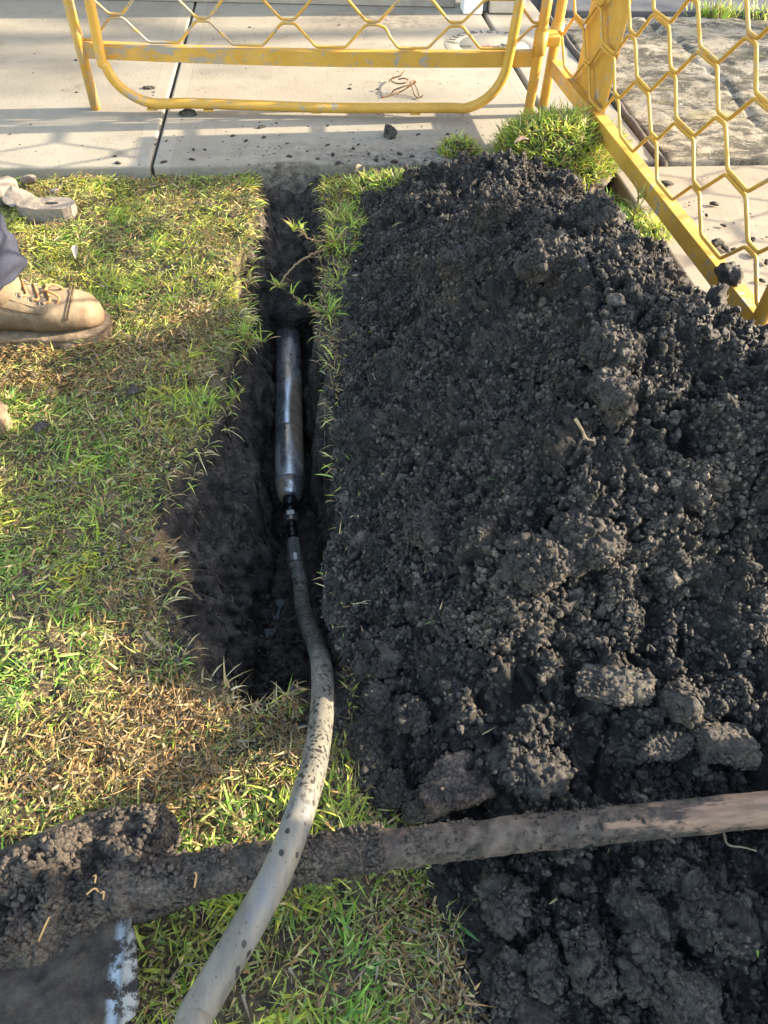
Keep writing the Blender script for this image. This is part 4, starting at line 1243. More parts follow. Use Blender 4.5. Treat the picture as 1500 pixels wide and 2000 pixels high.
# fine specks of spilt soil
r2 = np.random.RandomState(44)
n = 2300
cx = np.concatenate([r2.normal(.15, .35, 1100), r2.uniform(-1.1, .68, 900), r2.normal(1.05, .15, 300)]); cy = np.concatenate([1.86+np.abs(r2.normal(0, .12, 1100)), r2.uniform(1.87, 3.1, 900), r2.normal(1.35, .25, 300)])
ss = .0007+.0032*r2.rand(n)**5
ok = ((cx < .685) | (cx > .82)) & ((cy > 1.855) | (cx > .82)); cx, cy, ss = cx[ok], cy[ok], ss[ok]
rv, rf = rock(3, (1, .9, .6), 1, .3)
VV = rv[None]*ss[:, None, None]*np.array([1, 1, .6])+np.stack([cx, cy, ss*.2-.001], 1)[:, None]
tag(obj("soil_specks", VV.reshape(-1, 3), (rf[None]+(np.arange(len(cx))*len(rv))[:, None, None]).reshape(-1, 3), CLOD), "tiny specks of spilt soil on the concrete", "soil", None, "stuff")

n = 44000
cx = r2.uniform(-.45, .36, n); cy = r2.uniform(-.1, 1.85, n)
w_ = np.exp(-np.maximum(-dT(cx, cy), 0)/.022)+np.exp(-np.maximum(-dH(cx, cy), 0)/.03)
ok = (dH(cx, cy) < .01) & (r2.rand(n) < w_*.8+.01) & (hose_dx(cx, cy) > .02) & ((np.abs(cx-MX) > .045) | (cy < .72) | (dT(cx, cy) < 0))
cx, cy = cx[ok], cy[ok]; ss = .0010+.0055*r2.rand(len(cx))**3.2
pts_ = np.stack([cx, cy, ground_z(cx, cy)+.002], 1); deep_ = (dT(cx, cy) > 0)
pts_[:, 2] += np.where(deep_, .006, .0)
VV, FF_, own = crumbs_on(pts_, np.tile([0, 0, 1.], (len(cx), 1)), ss, r2, .5, 1)
cc_ = np.repeat((.5+1.3*r2.rand(len(cx)))[own][:, None], 3, 1)
tag(obj("soil_spill", VV, FF_, SOIL, None, True, cc_), "loose crumbs of black soil spilt among the grass along the trench and heap", "soil", None, "stuff")

# ------------------------------------------------------------------ shovel
shv = empty("shovel", at(560, 1690, -.02), "mud-caked long-handled shovel lying across the bottom under the hose", "shovel")
t = NT("muddy_ash_handle")
lonx = t.mapping((.12, 1.2, 1.2), rot=(0, 0, -.12))
wood = t.mix(t.ramp(t.noise(85, 5, .65, lonx), .35, .68), (.32, .20, .13), (.17, .105, .07))
wood = t.mix(t.ramp(t.noise(30, 4, .6, lonx), .62, .70, 0, .5), wood, (.30, .31, .36))
cover = t.math('ADD', t.noise(26, 6, .7, t.mapping((.35, 1, 1))), t.ramp(t.sep().outputs[0], .10, .46, .24, -.04, False))
mudm = t.ramp(cover, .47, .56)
c = t.mix(mudm, wood, t.mix(t.ramp(t.noise(60, 5, .7), .35, .7), (.042, .034, .028), (.125, .096, .074)))
t.bump(t.noise(60, 6, .7), .8, .004); t.bump(mudm, .6, .003)
HANDLE = t.out(c, .85, 0, .25)
hl, hr = at(690, 1664, .045), at(1500, 1580, .045)
dh = (hr-hl)/np.linalg.norm(hr-hl)
ts = np.linspace(-.02, 1.05, 220)
HC = np.array([hl+dh*t_ for t_ in ts])
V, fcs = tube(HC, .0178, 28)
nn = .0016*fbm(V, .02, 5, 3)+.0022*np.maximum(0, vnoise(V, .007, 6))*sstep(.45, .1, V[:, 0])
rad = V.copy(); cen = np.repeat(HC, 28, 0); rad = V-cen; rad /= np.linalg.norm(rad, axis=1)[:, None]
V = V+rad*(nn*np.clip(1.1-V[:, 0]*1.4, .25, 1))[:, None]
rk = np.random.RandomState(75)
ii_ = np.nonzero((V[:, 2] > .045) & (V[:, 0] < .42))[0]; ii_ = ii_[rk.rand(len(ii_)) < np.clip(.25+1.2*vnoise(V[ii_], .04, 76), .0, 1)*sstep(.42, 0, V[ii_, 0])]; ii_ = ii_[rk.randint(0, len(ii_), 900)]
cv_, cf_, _o = crumbs_on(V[ii_], rad[ii_], .0007+.0026*rk.rand(900)**2.2, rk, .1, 1)
obj("handle", V, fcs, HANDLE, shv)
obj("mud_crumbs", cv_, cf_, MUD, shv)["kind"] = "stuff"
s0 = at(300, 1726, .040)
SC = catmull([s0+np.array([-.05, -.004, .002]), s0, at(430, 1703, .044), at(560, 1682, .046), at(690, 1664, .045), hl+dh*.03], 60)
V, fcs = tube(SC, np.linspace(.0215, .0192, len(SC)), 48)
cen = np.repeat(SC, 48, 0); rad = V-cen; rad /= np.linalg.norm(rad, axis=1)[:, None]+1e-9
V = V+rad*(.0015*fbm(V, .025, 15, 4)+.5*domes3(V, .009, 16, .5)+.4*domes3(V, .02, 17, .35))[:, None]
rk = np.random.RandomState(73); nq_ = rad
ii_ = np.nonzero((V[:, 2] > .04))[0]; ii_ = ii_[rk.rand(len(ii_)) < np.clip(.4+1.2*vnoise(V[ii_], .03, 74), .02, 1)]; ii_ = ii_[rk.randint(0, len(ii_), 1500)]
cv_, cf_, _o = crumbs_on(V[ii_], nq_[ii_], .0009+.0034*rk.rand(1500)**2.4, rk, .2, 1)
obj("socket", np.concatenate([V, cv_]), [tuple(q_) for q_ in fcs]+[tuple(q_) for q_ in (cf_+len(V)).tolist()], MUD, shv)
t = NT("shovel_blade")
c = t.mix(t.ramp(t.noise(30, 6, .7), .35, .7), (.026, .022, .019), (.085, .068, .053))
q = at(262, 1890, .03)
wear = t.math('MULTIPLY', t.near(q[0]+.001, q[1], .011, .075, .3), t.ramp(t.noise(60, 7, .78), .44, .54))
c = t.mix(wear, c, (.36, .345, .31))
blue = t.math('MULTIPLY', t.near(q[0]-.016, q[1]-.01, .005, .05, .6), t.ramp(t.noise(60, 6, .75), .47, .56))
c = t.mix(blue, c, (.30, .36, .42))
t.bump(t.noise(70, 6, .75), .9, .006); t.bump(t.noise(300, 4, .75), .9, .003)
BLADEM = t.out(c, .75, 0, .3)
bp = [(318, 1585), (258, 1795), (262, 1812), (268, 1845), (272, 1950), (262, 1985), (225, 2010), (0, 2060), (-260, 2000), (-330, 1800), (-120, 1700), (0, 1660), (120, 1605), (200, 1575)]
def grid_plate(poly, step, zf, thick):
    P_ = np.array(poly); lo, hi_ = P_[:, :2].min(0), P_[:, :2].max(0)
    xs, ys = np.arange(lo[0], hi_[0]+step, step), np.arange(lo[1], hi_[1]+step, step)
    A, B = np.meshgrid(xs, ys); a, b = A.ravel(), B.ravel()
    d = sdf(a, b, P_)
    I = np.arange(len(a)).reshape(A.shape)
    q_ = np.stack([I[:-1, :-1], I[:-1, 1:], I[1:, 1:], I[1:, :-1]], -1).reshape(-1, 4)
    q_ = q_[(d > -step*.75)[q_].all(1)]
    # pull border vertices onto the outline
    e = step*.5
    gx_, gy_ = (sdf(a+e, b, P_)-sdf(a-e, b, P_))/(2*e), (sdf(a, b+e, P_)-sdf(a, b-e, P_))/(2*e)
    o_ = d < 0
    a = np.where(o_, a-gx_*d, a); b = np.where(o_, b-gy_*d, b); d = np.maximum(d, 0)
    z = zf(a, b, d)
    top = np.stack([a, b, z], 1); bot = np.stack([a, b, z-thick], 1)
    us = np.unique(q_); re_ = -np.ones(len(a), int); re_[us] = np.arange(len(us)); q_ = re_[q_]; n_ = len(us)
    V_ = np.concatenate([top[us], bot[us]])
    from collections import Counter
    E_ = Counter(); D_ = {}
    for f_ in q_:
        for i_ in range(4):
            k_ = (f_[i_], f_[(i_+1) % 4]); E_[tuple(sorted(k_))] += 1; D_[tuple(sorted(k_))] = k_
    side = [(D_[k_][1], D_[k_][0], D_[k_][0]+n_, D_[k_][1]+n_) for k_, c_ in E_.items() if c_ == 1]
    return V_, [tuple(f_) for f_ in q_]+[tuple(f_[::-1]+n_) for f_ in q_]+side
bpoly = [at(x, y, .028) for x, y in bp]
V, fcs = grid_plate(bpoly, .0035, lambda a, b, d: .022+.12*np.maximum(0, -(a+.30))*0+.010*np.cos((b-.17)*14)+.003*fbm(p3(a, b), .03, 3, 4)+.5*domes(a, b, .016, 88, .35)*sstep(.0, .02, d)+.8*domes(a, b, .0085, 89, .5)*sstep(-.1, .5, vnoise(p3(a, b), .03, 90))*sstep(.0, .01, d), .003)
obj("blade", V, fcs, BLADEM, shv)
mp = [(330, 1580), (345, 1620), (330, 1650), (372, 1655), (420, 1690), (400, 1735), (330, 1765), (262, 1790), (200, 1800), (140, 1840), (60, 1890), (-60, 1900), (-200, 1850), (-180, 1740), (0, 1655), (60, 1625), (130, 1595), (200, 1572), (270, 1560), (310, 1558)]
mpoly = [at(x, y, .05) for x, y in mp]
def mud_z(a, b, d):
    p_ = p3(a, b)
    h_ = np.minimum(d*1.5, .040)*(1+.55*fbm(p_, .06, 3, 3))-.004*np.exp(-(fbm(p_, .05, 12, 4)/.08)**2)
    return .026+h_+(.75*domes(a+.006*vnoise(p_, .02, 7), b+.006*vnoise(p_, .02, 8), .026, 77, .6)+1.1*domes(a, b, .011, 78, .75)+1.2*domes(a, b, .006, 79, .8)+.008*fbm(p_, .03, 9, 4)-.006)*sstep(0, .02, d)
V, fcs = grid_plate(mpoly, .0022, mud_z, .012)
rk = np.random.RandomState(71); nt_ = int(np.sum(V[:, 2] > .012)); 
top_i = np.arange(len(V)//2); a_i = top_i[rk.rand(len(top_i)) < np.clip(.5+1.1*vnoise(V[top_i], .03, 72), .05, 1)]
ii_ = a_i[rk.randint(0, len(a_i), 4200)]
cv_, cf_, _o = crumbs_on(V[ii_], np.tile([0, 0, 1.], (4200, 1)), .0009+.0042*rk.rand(4200)**2.6, rk, .2, 1)
obj("caked_mud", np.concatenate([V, cv_]), [tuple(q_) for q_ in fcs]+[tuple(q_) for q_ in (cf_+len(V)).tolist()], MUD, shv)
STRB = plain("orange_straw", (.50, .30, .12), (.38, .22, .09), 60, .8, 0, 0)
for (x0, y0, x1, y1) in [(178, 1755, 200, 1748), (205, 1752, 208, 1762), (190, 1720, 196, 1735), (388, 1745, 392, 1722), (80, 1840, 110, 1800)]:
    a_, b_ = at(x0, y0, .05), at(x1, y1, .05)
    a_[2] = mud_z(np.array([a_[0]]), np.array([a_[1]]), np.array([.03]))[0]+.006; b_[2] = mud_z(np.array([b_[0]]), np.array([b_[1]]), np.array([.03]))[0]+.006
    m = MB(); m.add(*tube(catmull([a_, (a_+b_)/2+np.array([.002, .003, .003]), b_], 4), .0009, 5)); m.build("straw", STRB, shv)

# ------------------------------------------------------------------ rubble by the path edge
RUB = plain("pinkish_concrete", (.25, .205, .165), (.14, .118, .10), 45, .9, 0, .8, 120)
c = at(95, 402, .0)
bm = bmesh.new()
outl = [(-.066, .020), (-.050, .030), (.02, .031), (.045, .028), (.058, .008), (.056, -.022), (.035, -.028), (-.02, -.026), (-.055, -.020), (-.068, -.004)]
hole = [(-.02, .004), (-.005, .009), (.018, .005), (.022, -.003), (.010, -.006), (-.012, -.002)]
def ring(pts, z): return [bm.verts.new((x, y, z)) for x, y in pts]
o1, h1 = ring(outl, .012), ring(hole, .012); o0, h0 = ring(outl, -.03), ring(hole, -.03)
E_ = [bm.edges.new((r_[i], r_[(i+1) % len(r_)])) for r_ in (o1, h1) for i in range(len(r_))]
bmesh.ops.triangle_fill(bm, use_beauty=True, edges=E_)
for r1, r0 in ((o1, o0), (h1, h0)):
    for i in range(len(r1)): bm.faces.new((r1[i], r1[(i+1) % len(r1)], r0[(i+1) % len(r0)], r0[i]))
bmesh.ops.recalc_face_normals(bm, faces=bm.faces)
bmesh.ops.subdivide_edges(bm, edges=list(bm.edges), cuts=3, use_grid_fill=True)
bm.verts.index_update()
V = np.array([v_.co[:] for v_ in bm.verts]); fcs = [tuple(v_.index for v_ in q_.verts) for q_ in bm.faces]; bm.free()
V = V+np.stack([vnoise(V, .02, 1), vnoise(V, .02, 2), vnoise(V, .02, 3)], 1)*.003
tag(obj("concrete_fragment", V+c+np.array([0, 0, -.006]), fcs, RUB, None, False), "flat broken concrete piece with a slot hole lying in the grass", "rubble")
for (px, py, sz_, lab, sd) in [(-4, 375, (.05, .055, .035), "pale tan concrete chunk at the path edge, half out of the picture", 71), (35, 385, (.034, .045, .018), "flat grey concrete chunk beside the slotted piece", 72),
                               (55, 352, (.022, .018, .014), "small bluish stone between path edge and concrete chunks", 73), (108, 375, (.012, .010, .010), "small white pebble behind the slotted concrete piece", 74),
                               (262, 765, (.015, .014, .010), "lone grey pebble in the grass between boot and trench", 75), (80, 835, (.014, .012, .010), "crumb of earth on the grass beside the second boot", 76)]:
    c = at(px, py, -.01); v, f = rock(sd, sz_, 4, .15, 5, .02)
    tag(place("rubble_chunk" if sz_[0] > .03 else "pebble", mesh_data("rubble", v, f, RUB if sd < 75 else CLOD), None, c+np.array([0, 0, sz_[2]*.2])), lab, "rubble" if sz_[0] > .03 else "pebble")
def leaf(px, py, z, L, wd, az, lab, col=(.36, .24, .15)):
    c = at(px, py, z); n_ = 9
    V_, f_ = [], []
    for i in range(n_):
        t_ = i/(n_-1); w_ = wd*math.sin(math.pi*min(1, t_*.96+.02))**.8
        for s_ in (-1, 0, 1):
            V_.append([(t_-.5)*L, s_*w_/2, .006*math.sin(t_*3)+.25*abs(s_)*w_])
    for i in range(n_-1):
        for s_ in (0, 1): f_.append((i*3+s_, i*3+s_+1, (i+1)*3+s_+1, (i+1)*3+s_))
    V_ = np.array(V_); R_ = np.array(Matrix.Rotation(az, 3, 'Z')); V_ = V_@R_.T+c
    V2 = np.concatenate([V_, V_-np.array([0, 0, .0006])]); n3 = len(V_)
    tag(obj("dry_leaf", V2, f_+[tuple(i+n3 for i in q_[::-1]) for q_ in f_], plain("dry_leaf", col, tuple(k*.6 for k in col), 60, .7)), lab, "leaf")
leaf(148, 492, -.002, .055, .012, 1.75, "long pale dry leaf standing in the grass above the boot", (.5, .38, .30))
leaf(1020, 278, .10, .045, .020, .3, "brown dry leaf lying on the big domed sod", (.42, .27, .17))
leaf(702, 330, .02, .03, .012, .9, "small tan leaf on the turf strip at the path edge", (.4, .28, .16))

# ------------------------------------------------------------------ workman
t = NT("tan_nubuck")
c = t.mix(t.ramp(t.noise(14, 5, .65), .3, .7), (.235, .178, .115), (.165, .122, .078))
z = t.sep().outputs[2]
dirt = t.ramp(t.math('ADD', t.math('MULTIPLY', z, -9.), t.noise(30, 6, .7)), .02, .40)
c = t.mix(t.math('MULTIPLY', dirt, .9), c, (.13, .085, .05))
t.bump(t.noise(45, 5, .6, t.mapping((2.5, 1, 1))), .35, .004)
BOOT = t.out(c, .8, 0, .25)
SOLE = plain("muddy_sole", (.09, .065, .045), (.26, .185, .115), 35, .9, 0, .8, 90)
LACE = plain("tan_lace", (.42, .22, .09), (.30, .15, .06), 100, .8, 0, .3, 300)
EYE = plain("eyelet_metal", (.45, .40, .33), (.3, .27, .22), 60, .45, .8, 0)
t = NT("navy_work_cotton")
c = t.mix(t.ramp(t.noise(20, 6, .7), .3, .7), (.020, .023, .038), (.032, .036, .056))
c = t.mix(t.ramp(t.noise(60, 5, .7), .70, .78, 0, .5), c, (.10, .09, .085))
t.bump(t.noise(600, 2), .25, .001); t.bump(t.noise(14, 3, .5), .3, .01)
NAVY = t.out(c, .9, 0, .2)
man = empty("person", (-.62, 1.08, -.02), "person in navy work trousers and muddy tan lace-up boots at the lawn's edge", "person")
FS = np.array([  # distance from toe, sole top, upper height, half width
    [.000, .026, .012, .012], [.008, .024, .030, .030], [.022, .024, .045, .041], [.045, .024, .055, .047], [.075, .024, .060, .049], [.105, .024, .068, .048],
    [.135, .025, .082, .044], [.165, .026, .100, .041], [.195, .027, .112, .038], [.225, .028, .110, .037], [.255, .028, .100, .036], [.278, .028, .085, .030], [.290, .028, .055, .014]])
def interp_fs(s): return [np.interp(s, FS[:, 0], FS[:, i]) for i in (1, 2, 3)]
SEAM = plain("seam", (.13, .08, .04), (.09, .055, .03), 60, .8, 0, 0)
def boot(toe, az, nm):
    toe = np.array(toe); ca, sa = math.cos(az), math.sin(az)
    def T(V_):
        V_ = np.asarray(V_, float)
        return np.stack([toe[0]+V_[:, 0]*ca-V_[:, 1]*sa, toe[1]+V_[:, 0]*sa+V_[:, 1]*ca, toe[2]+V_[:, 2]], 1)
    def ringp(s, k=1.0, n_=36):
        zb_, h_, hw = interp_fs(s)
        a_ = np.arange(n_)*2*math.pi/n_
        yy = hw*k*np.sign(np.cos(a_))*np.abs(np.cos(a_))**.75*(1-.18*np.clip(np.sin(a_), 0, 1)*(s > .1))
        zz = zb_+h_*k*(.5+.5*np.sign(np.sin(a_))*np.abs(np.sin(a_))**.8)-(k-1)*h_*.5
        return np.stack([np.full(n_, -s), yy, zz], 1)
    ss_ = np.concatenate([np.linspace(0, .03, 9), np.linspace(.04, .27, 26), np.linspace(.275, .29, 5)])
    m = MB()
    V_ = np.concatenate([ringp(s) for s in ss_]); n_ = 36
    crease = .0018*np.sin(V_[:, 0]*170+V_[:, 1]*40)*np.exp(-((V_[:, 0]+.115)/.03)**2)
    V_[:, 2] += crease+.0014*fbm(V_, .02, 4, 2)
    f_ = [(i*n_+j, i*n_+(j+1) % n_, (i+1)*n_+(j+1) % n_, (i+1)*n_+j) for i in range(len(ss_)-1) for j in range(n_)]
    f_ += [tuple(range(n_-1, -1, -1)), tuple((len(ss_)-1)*n_+j for j in range(n_))]
    m.add(T(V_), f_)
    sh = [[-.170-.003*k, 0, .085+.022*k] for k in range(6)]
    Vs, fs_ = tube(sh, [.040, .041, .043, .045, .046, .047], 24); Vs[:, 0] = (Vs[:, 0]+.17)*1.15-.17
    m.add(T(Vs), fs_)
    up_ = m.build("boot", BOOT, man)
    # sole with heel and cleats
    m = MB()
    out_ = []
    for s in np.linspace(0, .29, 34):
        hw = interp_fs(s)[2]+.006; out_.append((-s+(.006 if s == 0 else 0), hw))
    ol = [(x_, y_) for x_, y_ in out_]+[(x_, -y_) for x_, y_ in out_[::-1]]
    lev = [(-.002, .95), (.004, .985), (.015, .985), (.0175, .97), (.019, 1.0), (.0245, .99), (.0265, .955)]
    V_ = []
    for z_, k in lev: V_ += [(x_*1.0-(1-k)*.01, y_*k, z_) for x_, y_ in ol]
    n_ = len(ol); V_ = np.array(V_); V_ += np.stack([vnoise(V_, .012, 2), vnoise(V_, .012, 3), vnoise(V_, .012, 5)*.4], 1)*.0016
    f_ = [(i*n_+j, i*n_+(j+1) % n_, (i+1)*n_+(j+1) % n_, (i+1)*n_+j) for i in range(len(lev)-1) for j in range(n_)]
    f_ += [tuple(range(n_-1, -1, -1)), tuple((len(lev)-1)*n_+j for j in range(n_))]
    m.add(T(V_), f_)
    r_ = np.random.RandomState(int(abs(toe[1])*100))
    for k in range(34):
        s = .02+.26*r_.rand(); sd_ = r_.choice([-1, 1]); hw = interp_fs(s)[2]+.004
        rv_, rf_ = rock(50+k, (.006+.010*r_.rand(), .005+.005*r_.rand(), .005+.006*r_.rand()), 2, .35)
        m.add(T(rv_+np.array([-s, sd_*hw, .004+.008*r_.rand()])), rf_)
    place_ = m.build("sole", SOLE, up_)
    # stitched toe-cap and vamp seams
    m = MB()
    for s, k in ((.054, 1.012), (.059, 1.010)):
        R_ = ringp(s, k)[1:18]; R_[:, 0] += .010*np.sin(np.linspace(0, math.pi, len(R_)))
        m.add(*tube(T(R_), .0010, 5))
    m.build("toe_cap_seam", SEAM, up_)
    # quarter seam sweeping back from the facing, and the welt stitching
    for sd_ in (-1, 1):
        ln_ = []
        for s, i in ((.083, 5), (.086, 3.6), (.094, 2.6), (.11, 2.1), (.14, 1.7), (.18, 1.5), (.22, 1.6)):
            R_ = ringp(s, 1.012); a_ = R_[int(i)]*(1-i % 1)+R_[int(i)+1]*(i % 1); a_ = a_*np.array([1, sd_, 1]); ln_.append(a_)
        m = MB(); m.add(*tube(T(catmull(ln_, 5)), .0011, 5)); m.build("quarter_seam", SEAM, up_)
    # eyelet facings
    for sd_ in (0, 1):
        sr = np.linspace(.084, .150, 9); Vp = []
        for s in sr:
            R_ = ringp(s, 1.03); idx = range(3, 8) if sd_ == 0 else range(10, 15)
            Vp += [R_[i] for i in idx]
        fp = [(i*5+j, i*5+j+1, (i+1)*5+j+1, (i+1)*5+j) for i in range(8) for j in range(4)]
        m = MB(); m.add(T(Vp), fp); m.build("eyelet_facing", BOOT, up_)
    for s in (.092, .110, .128):
        pts_ = []
        R_ = ringp(s, 1.06)
        for i in (6, 12):
            c_ = R_[i]; pts_.append(c_)
            a_ = np.linspace(0, 6.283, 12, endpoint=False)
            me_ = MB(); me_.add(*tube(T(np.stack([c_[0]+.0048*np.cos(a_), c_[1]+.0035*np.sin(a_), c_[2]+.0035*np.sin(a_)*(-1 if c_[1] > 0 else 1)], 1)), .0012, 6, closed=True)); me_.build("eyelet", EYE, up_)
        top_ = ringp(s-.006, 1.10)[9]
        ml = MB(); ml.add(*tube(T(catmull([pts_[0], ringp(s, 1.09)[7], top_, ringp(s-.012, 1.09)[11], pts_[1]], 5)), .0024, 7)); ml.build("lace", LACE, up_)
    top_ = ringp(.092, 1.12)[9]
    for sd_ in (-1, 1):
        ml = MB(); ml.add(*tube(T(catmull([top_, top_+np.array([.012, sd_*.012, .006]), top_+np.array([.028, sd_*.016, -.004]), top_+np.array([.022, sd_*.026, -.014])], 5)), .0022, 7)); ml.build("lace_end", LACE, up_)
    return T
toe1 = at(212, 618, -.005); toe1 = np.array([toe1[0]-.004, toe1[1]-.010, -.030])
T1 = boot(toe1, math.radians(4), "near")
q = at(24, 820, 0); toe2 = np.array([q[0]-.02, q[1], -.022])
T2 = boot(toe2, math.radians(-12), "far")
# trousers, shirt, head as continuous skins
def skin(name, pts, edges, rad, mat, parent, sub=2):
    me = bpy.data.meshes.new(name); me.from_pydata([tuple(map(float, p_)) for p_ in pts], edges, [])
    o = place(name, me, parent)
    mod = o.modifiers.new("skin", 'SKIN')
    for i, r_ in enumerate(rad):
        sv = me.skin_vertices[0].data[i]; sv.radius = (r_, r_) if not isinstance(r_, tuple) else r_
    me.skin_vertices[0].data[0].use_root = True
    s_ = o.modifiers.new("sub", 'SUBSURF'); s_.levels = s_.render_levels = sub
    dg = bpy.context.evaluated_depsgraph_get()
    m2 = bpy.data.meshes.new_from_object(o.evaluated_get(dg)); o.modifiers.clear()
    o.data = m2; m2.name = name; m2.materials.clear(); m2.materials.append(mat)
    m2.polygons.foreach_set("use_smooth", np.ones(len(m2.polygons), bool))
    return o
a1, a2 = T1([[-.160, -.004, .098]])[0], T2([[-.170, 0, .09]])[0]
hip = np.array([(a1[0]+a2[0])/2-.10, (a1[1]+a2[1])/2, .86])
k1, k2 = np.array([a1[0]-.05, a1[1]-.01, .45]), np.array([a2[0]-.03, a2[1]+.01, .45])
pts = [hip, hip+[0, 0, .10], hip+[0, .10, -.06], k1+[-.01, 0, .16], k1, (k1+a1)/2+[-.01, 0, 0], a1+[-.004, 0, .04], a1+[.002, 0, .014], hip+[0, -.10, -.06], k2+[-.01, 0, .16], k2, (k2+a2)/2+[-.01, 0, 0], a2+[0, 0, .04], a2+[0, 0, .014]]
tr_ = skin("trousers", pts, [(0, 1), (0, 2), (2, 3), (3, 4), (4, 5), (5, 6), (6, 7), (0, 8), (8, 9), (9, 10), (10, 11), (11, 12), (12, 13)],
           [(.13, .17), (.13, .16), .105, .09, .078, .070, .064, .062, .105, .09, .078, .070, .062, .060], NAVY, man, 3)
me = tr_.data
co = np.zeros(len(me.vertices)*3, np.float32); me.vertices.foreach_get("co", co); co = co.reshape(-1, 3)
fold = .006*np.sin(co[:, 2]*120+6*np.sin(co[:, 0]*30)+4*co[:, 1]*20)*np.exp(-((co[:, 2]-.14)/.10)**2)+.005*fbm(co.astype(float), .06, 5, 2)
me_n = np.zeros(len(me.vertices)*3, np.float32); me.vertices.foreach_get("normal", me_n); co += me_n.reshape(-1, 3)*fold[:, None]
me.vertices.foreach_set("co", co.ravel().astype(np.float32)); me.update()
SHIRT = plain("navy_work_shirt", (.04, .05, .09), (.06, .07, .12), 20, .9)
SKIN = plain("skin", (.50, .30, .21), (.44, .25, .17), 20, .55)
ch = hip+[.02, 0, .42]; sL, sR = ch+[0, .19, .03], ch+[0, -.19, .03]
pts = [hip+[0, 0, .12], hip+[.01, 0, .27], ch, ch+[.01, 0, .10], sL, sL+[.03, .06, -.28], sL+[.16, .04, -.48], sR, sR+[.03, -.06, -.28], sR+[.16, -.04, -.48]]
skin("shirt", pts, [(0, 1), (1, 2), (2, 3), (2, 4), (4, 5), (5, 6), (2, 7), (7, 8), (8, 9)], [(.12, .16), (.12, .16), (.13, .18), .07, .07, .055, .045, .07, .055, .045], SHIRT, man)
hd = ch+[.03, 0, .31]
head = skin("head", [ch+[.01, 0, .10], ch+[.015, 0, .18], hd, hd+[0, 0, .09]], [(0, 1), (1, 2), (2, 3)], [.055, .055, (.095, .078), (.08, .07)], SKIN, man)
for sd_ in (-1, 1):
    m = MB(); m.add(*[rock(5, (.008, .012, .008), 2, .05)[i] if i else rock(5, (.008, .012, .008), 2, .05)[0]+hd+[.088, sd_*.032, .02] for i in (0, 1)])
    m.build("eye", plain("eye", (.05, .04, .03), (.03, .03, .03), 20, .2), head)
v, f = rock(6, (.022, .014, .020), 3, .05); obj("nose", v+hd+[.095, 0, -.012], f, SKIN, head)
v, f = rock(8, (.008, .024, .006), 2, .05); obj("mouth", v+hd+[.088, 0, -.052], f, plain("lips", (.40, .18, .14), (.35, .15, .12), 20, .5), head)
for sd_ in (-1, 1):
    rv_, rf_ = rock(7, (.018, .008, .028), 2, .1); obj("ear", rv_+hd+[0, sd_*.082, 0], rf_, SKIN, head)
v, f = rock(9, (.105, .088, .085), 4, .06); obj("hair", v[:, :]+hd+[-.012, 0, .062], f, plain("brown_hair", (.06, .04, .025), (.03, .02, .013), 60, .7), head)
for w_, sd_ in ((sL+[.16, .04, -.48], 1), (sR+[.16, -.04, -.48], -1)):
    d_ = np.array([.055, -.006*sd_, -.075])
    pts = [w_-d_*.3, w_+d_*.5, w_+d_]; ed = [(0, 1), (1, 2)]; rd = [.028, (.034, .018), (.038, .016)]
    for k, (yy, ln) in enumerate([(-.03, .06), (-.01, .072), (.01, .068), (.028, .052)]):
        b_ = len(pts); pts += [w_+d_+np.array([.006, yy*sd_, -.006]), w_+d_*(1+ln*3)+np.array([.012, yy*sd_*1.1, -.01]), w_+d_*(1+ln*5)+np.array([-.002, yy*sd_*1.1, -.022])]
        ed += [(2, b_), (b_, b_+1), (b_+1, b_+2)]; rd += [.010, .009, .008]
    b_ = len(pts); pts += [w_+d_*.6+np.array([.02, -.035*sd_, 0]), w_+d_*1.1+np.array([.03, -.045*sd_, 0])]; ed += [(1, b_), (b_, b_+1)]; rd += [.011, .009]
    skin("hand", pts, ed, rd, SKIN, man)

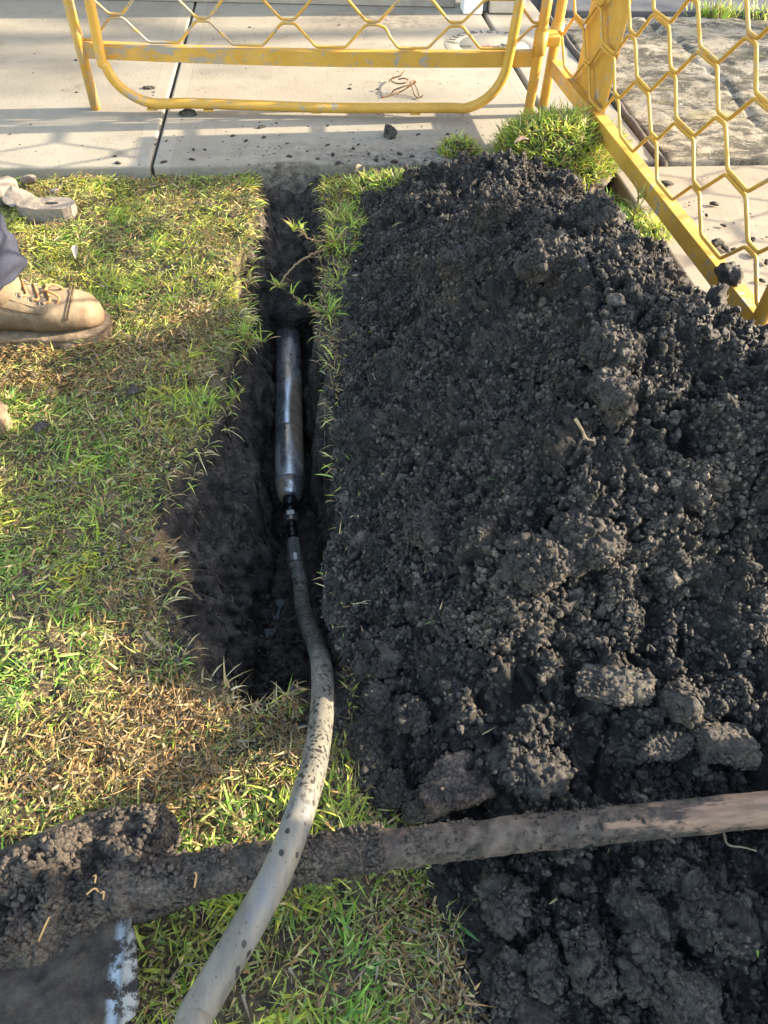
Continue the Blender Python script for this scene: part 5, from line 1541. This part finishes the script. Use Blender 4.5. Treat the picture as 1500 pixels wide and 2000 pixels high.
# ------------------------------------------------------------------ added air compressor, out of view, blocking the sun from the near lawn
cmp_ = empty("added_compressor", (1.5, -.25, 0), "added unseen grey wheeled compressor that shades the near lawn", "air compressor")
PANEL = plain("grey_enamel", (.30, .31, .32), (.24, .25, .26), 9, .45)
RUBBER = plain("tyre_rubber", (.02, .02, .02), (.04, .04, .04), 40, .85)
v, f = box((1.25, -.85, .24), (1.85, .275, 1.05), .05, 4); obj("canopy", v, f, PANEL, cmp_)
for k in range(7):
    v, f = box((1.246, -.62, .42+k*.05), (1.2505, -.12, .445+k*.05), .002, 1); obj("louvre", v, f, RUBBER, cmp_, False)
for yy in (-.88, .30):
    v, f = tube([(1.55, yy-.05, .2), (1.55, yy-.045, .2), (1.55, yy+.045, .2), (1.55, yy+.05, .2)], [.15, .2, .2, .15], 32)
    w_ = obj("wheel", v, f, RUBBER, cmp_)
    v, f = tube([(1.55, yy-.054, .2), (1.55, yy+.054, .2)], [.1, .1], 24); obj("rim", v, f, PANEL, w_)
v, f = tube([(1.45, -.86, .22), (1.45, -1.3, .22), (1.45, -1.75, .35)], .025, 12); obj("tow_bar", v, f, RUBBER, cmp_)
v, f = tube(catmull([(1.35, -.5, 1.04), (1.35, -.5, 1.12), (1.75, -.5, 1.12), (1.75, -.5, 1.04)], 6), .014, 10); obj("lifting_handle", v, f, RUBBER, cmp_)

# ------------------------------------------------------------------ added tree, out of view, whose thin crown dapples the path
tr = empty("added_dapple_tree", (11.2, 3.45, -.05), "added unseen slender tree whose thin airy crown dapples the path", "tree")
BARK = plain("bark", (.16, .12, .09), (.08, .06, .045), 14, .95, 0, .6, 40)
r4 = np.random.RandomState(21)
m = MB()
m.add(*tube(catmull([(11.2, 3.45, -.1), (11.22, 3.42, 1.4), (11.15, 3.4, 3.0), (11.2, 3.38, 4.3), (11.2, 3.36, 5.2)], 8), np.linspace(.11, .03, 33), 12))
tips = []
for k in range(26):
    z0 = 2.6+2.4*r4.rand(); a_ = r4.rand()*6.28; L_ = .5+.8*r4.rand()
    b0 = np.array([11.18, 3.4, z0]); b1 = b0+np.array([math.cos(a_)*L_, math.sin(a_)*L_*.95, .25+.5*r4.rand()]); mid = (b0+b1)/2+r4.normal(size=3)*.06
    C_ = catmull([b0, mid, b1], 6); m.add(*tube(C_, np.linspace(.022, .005, len(C_)), 6)); tips += [C_[6], C_[9], C_[12]]
m.build("trunk", BARK, tr)
tips = np.array(tips); n = 1700
c_ = tips[r4.randint(0, len(tips), n)]+r4.normal(0, .16, (n, 3))
col, dead = tints(n, np.full(n, .05), r4)
v, f, c = blades(c_[:, 0], c_[:, 1], c_[:, 2], .06+.05*r4.rand(n), .022+.02*r4.rand(n), r4.rand(n)*6.28, .5+1.8*r4.rand(n), .2*r4.rand(n), col*.4, r4)
obj("crown", v, f, BLADE, tr, True, c)
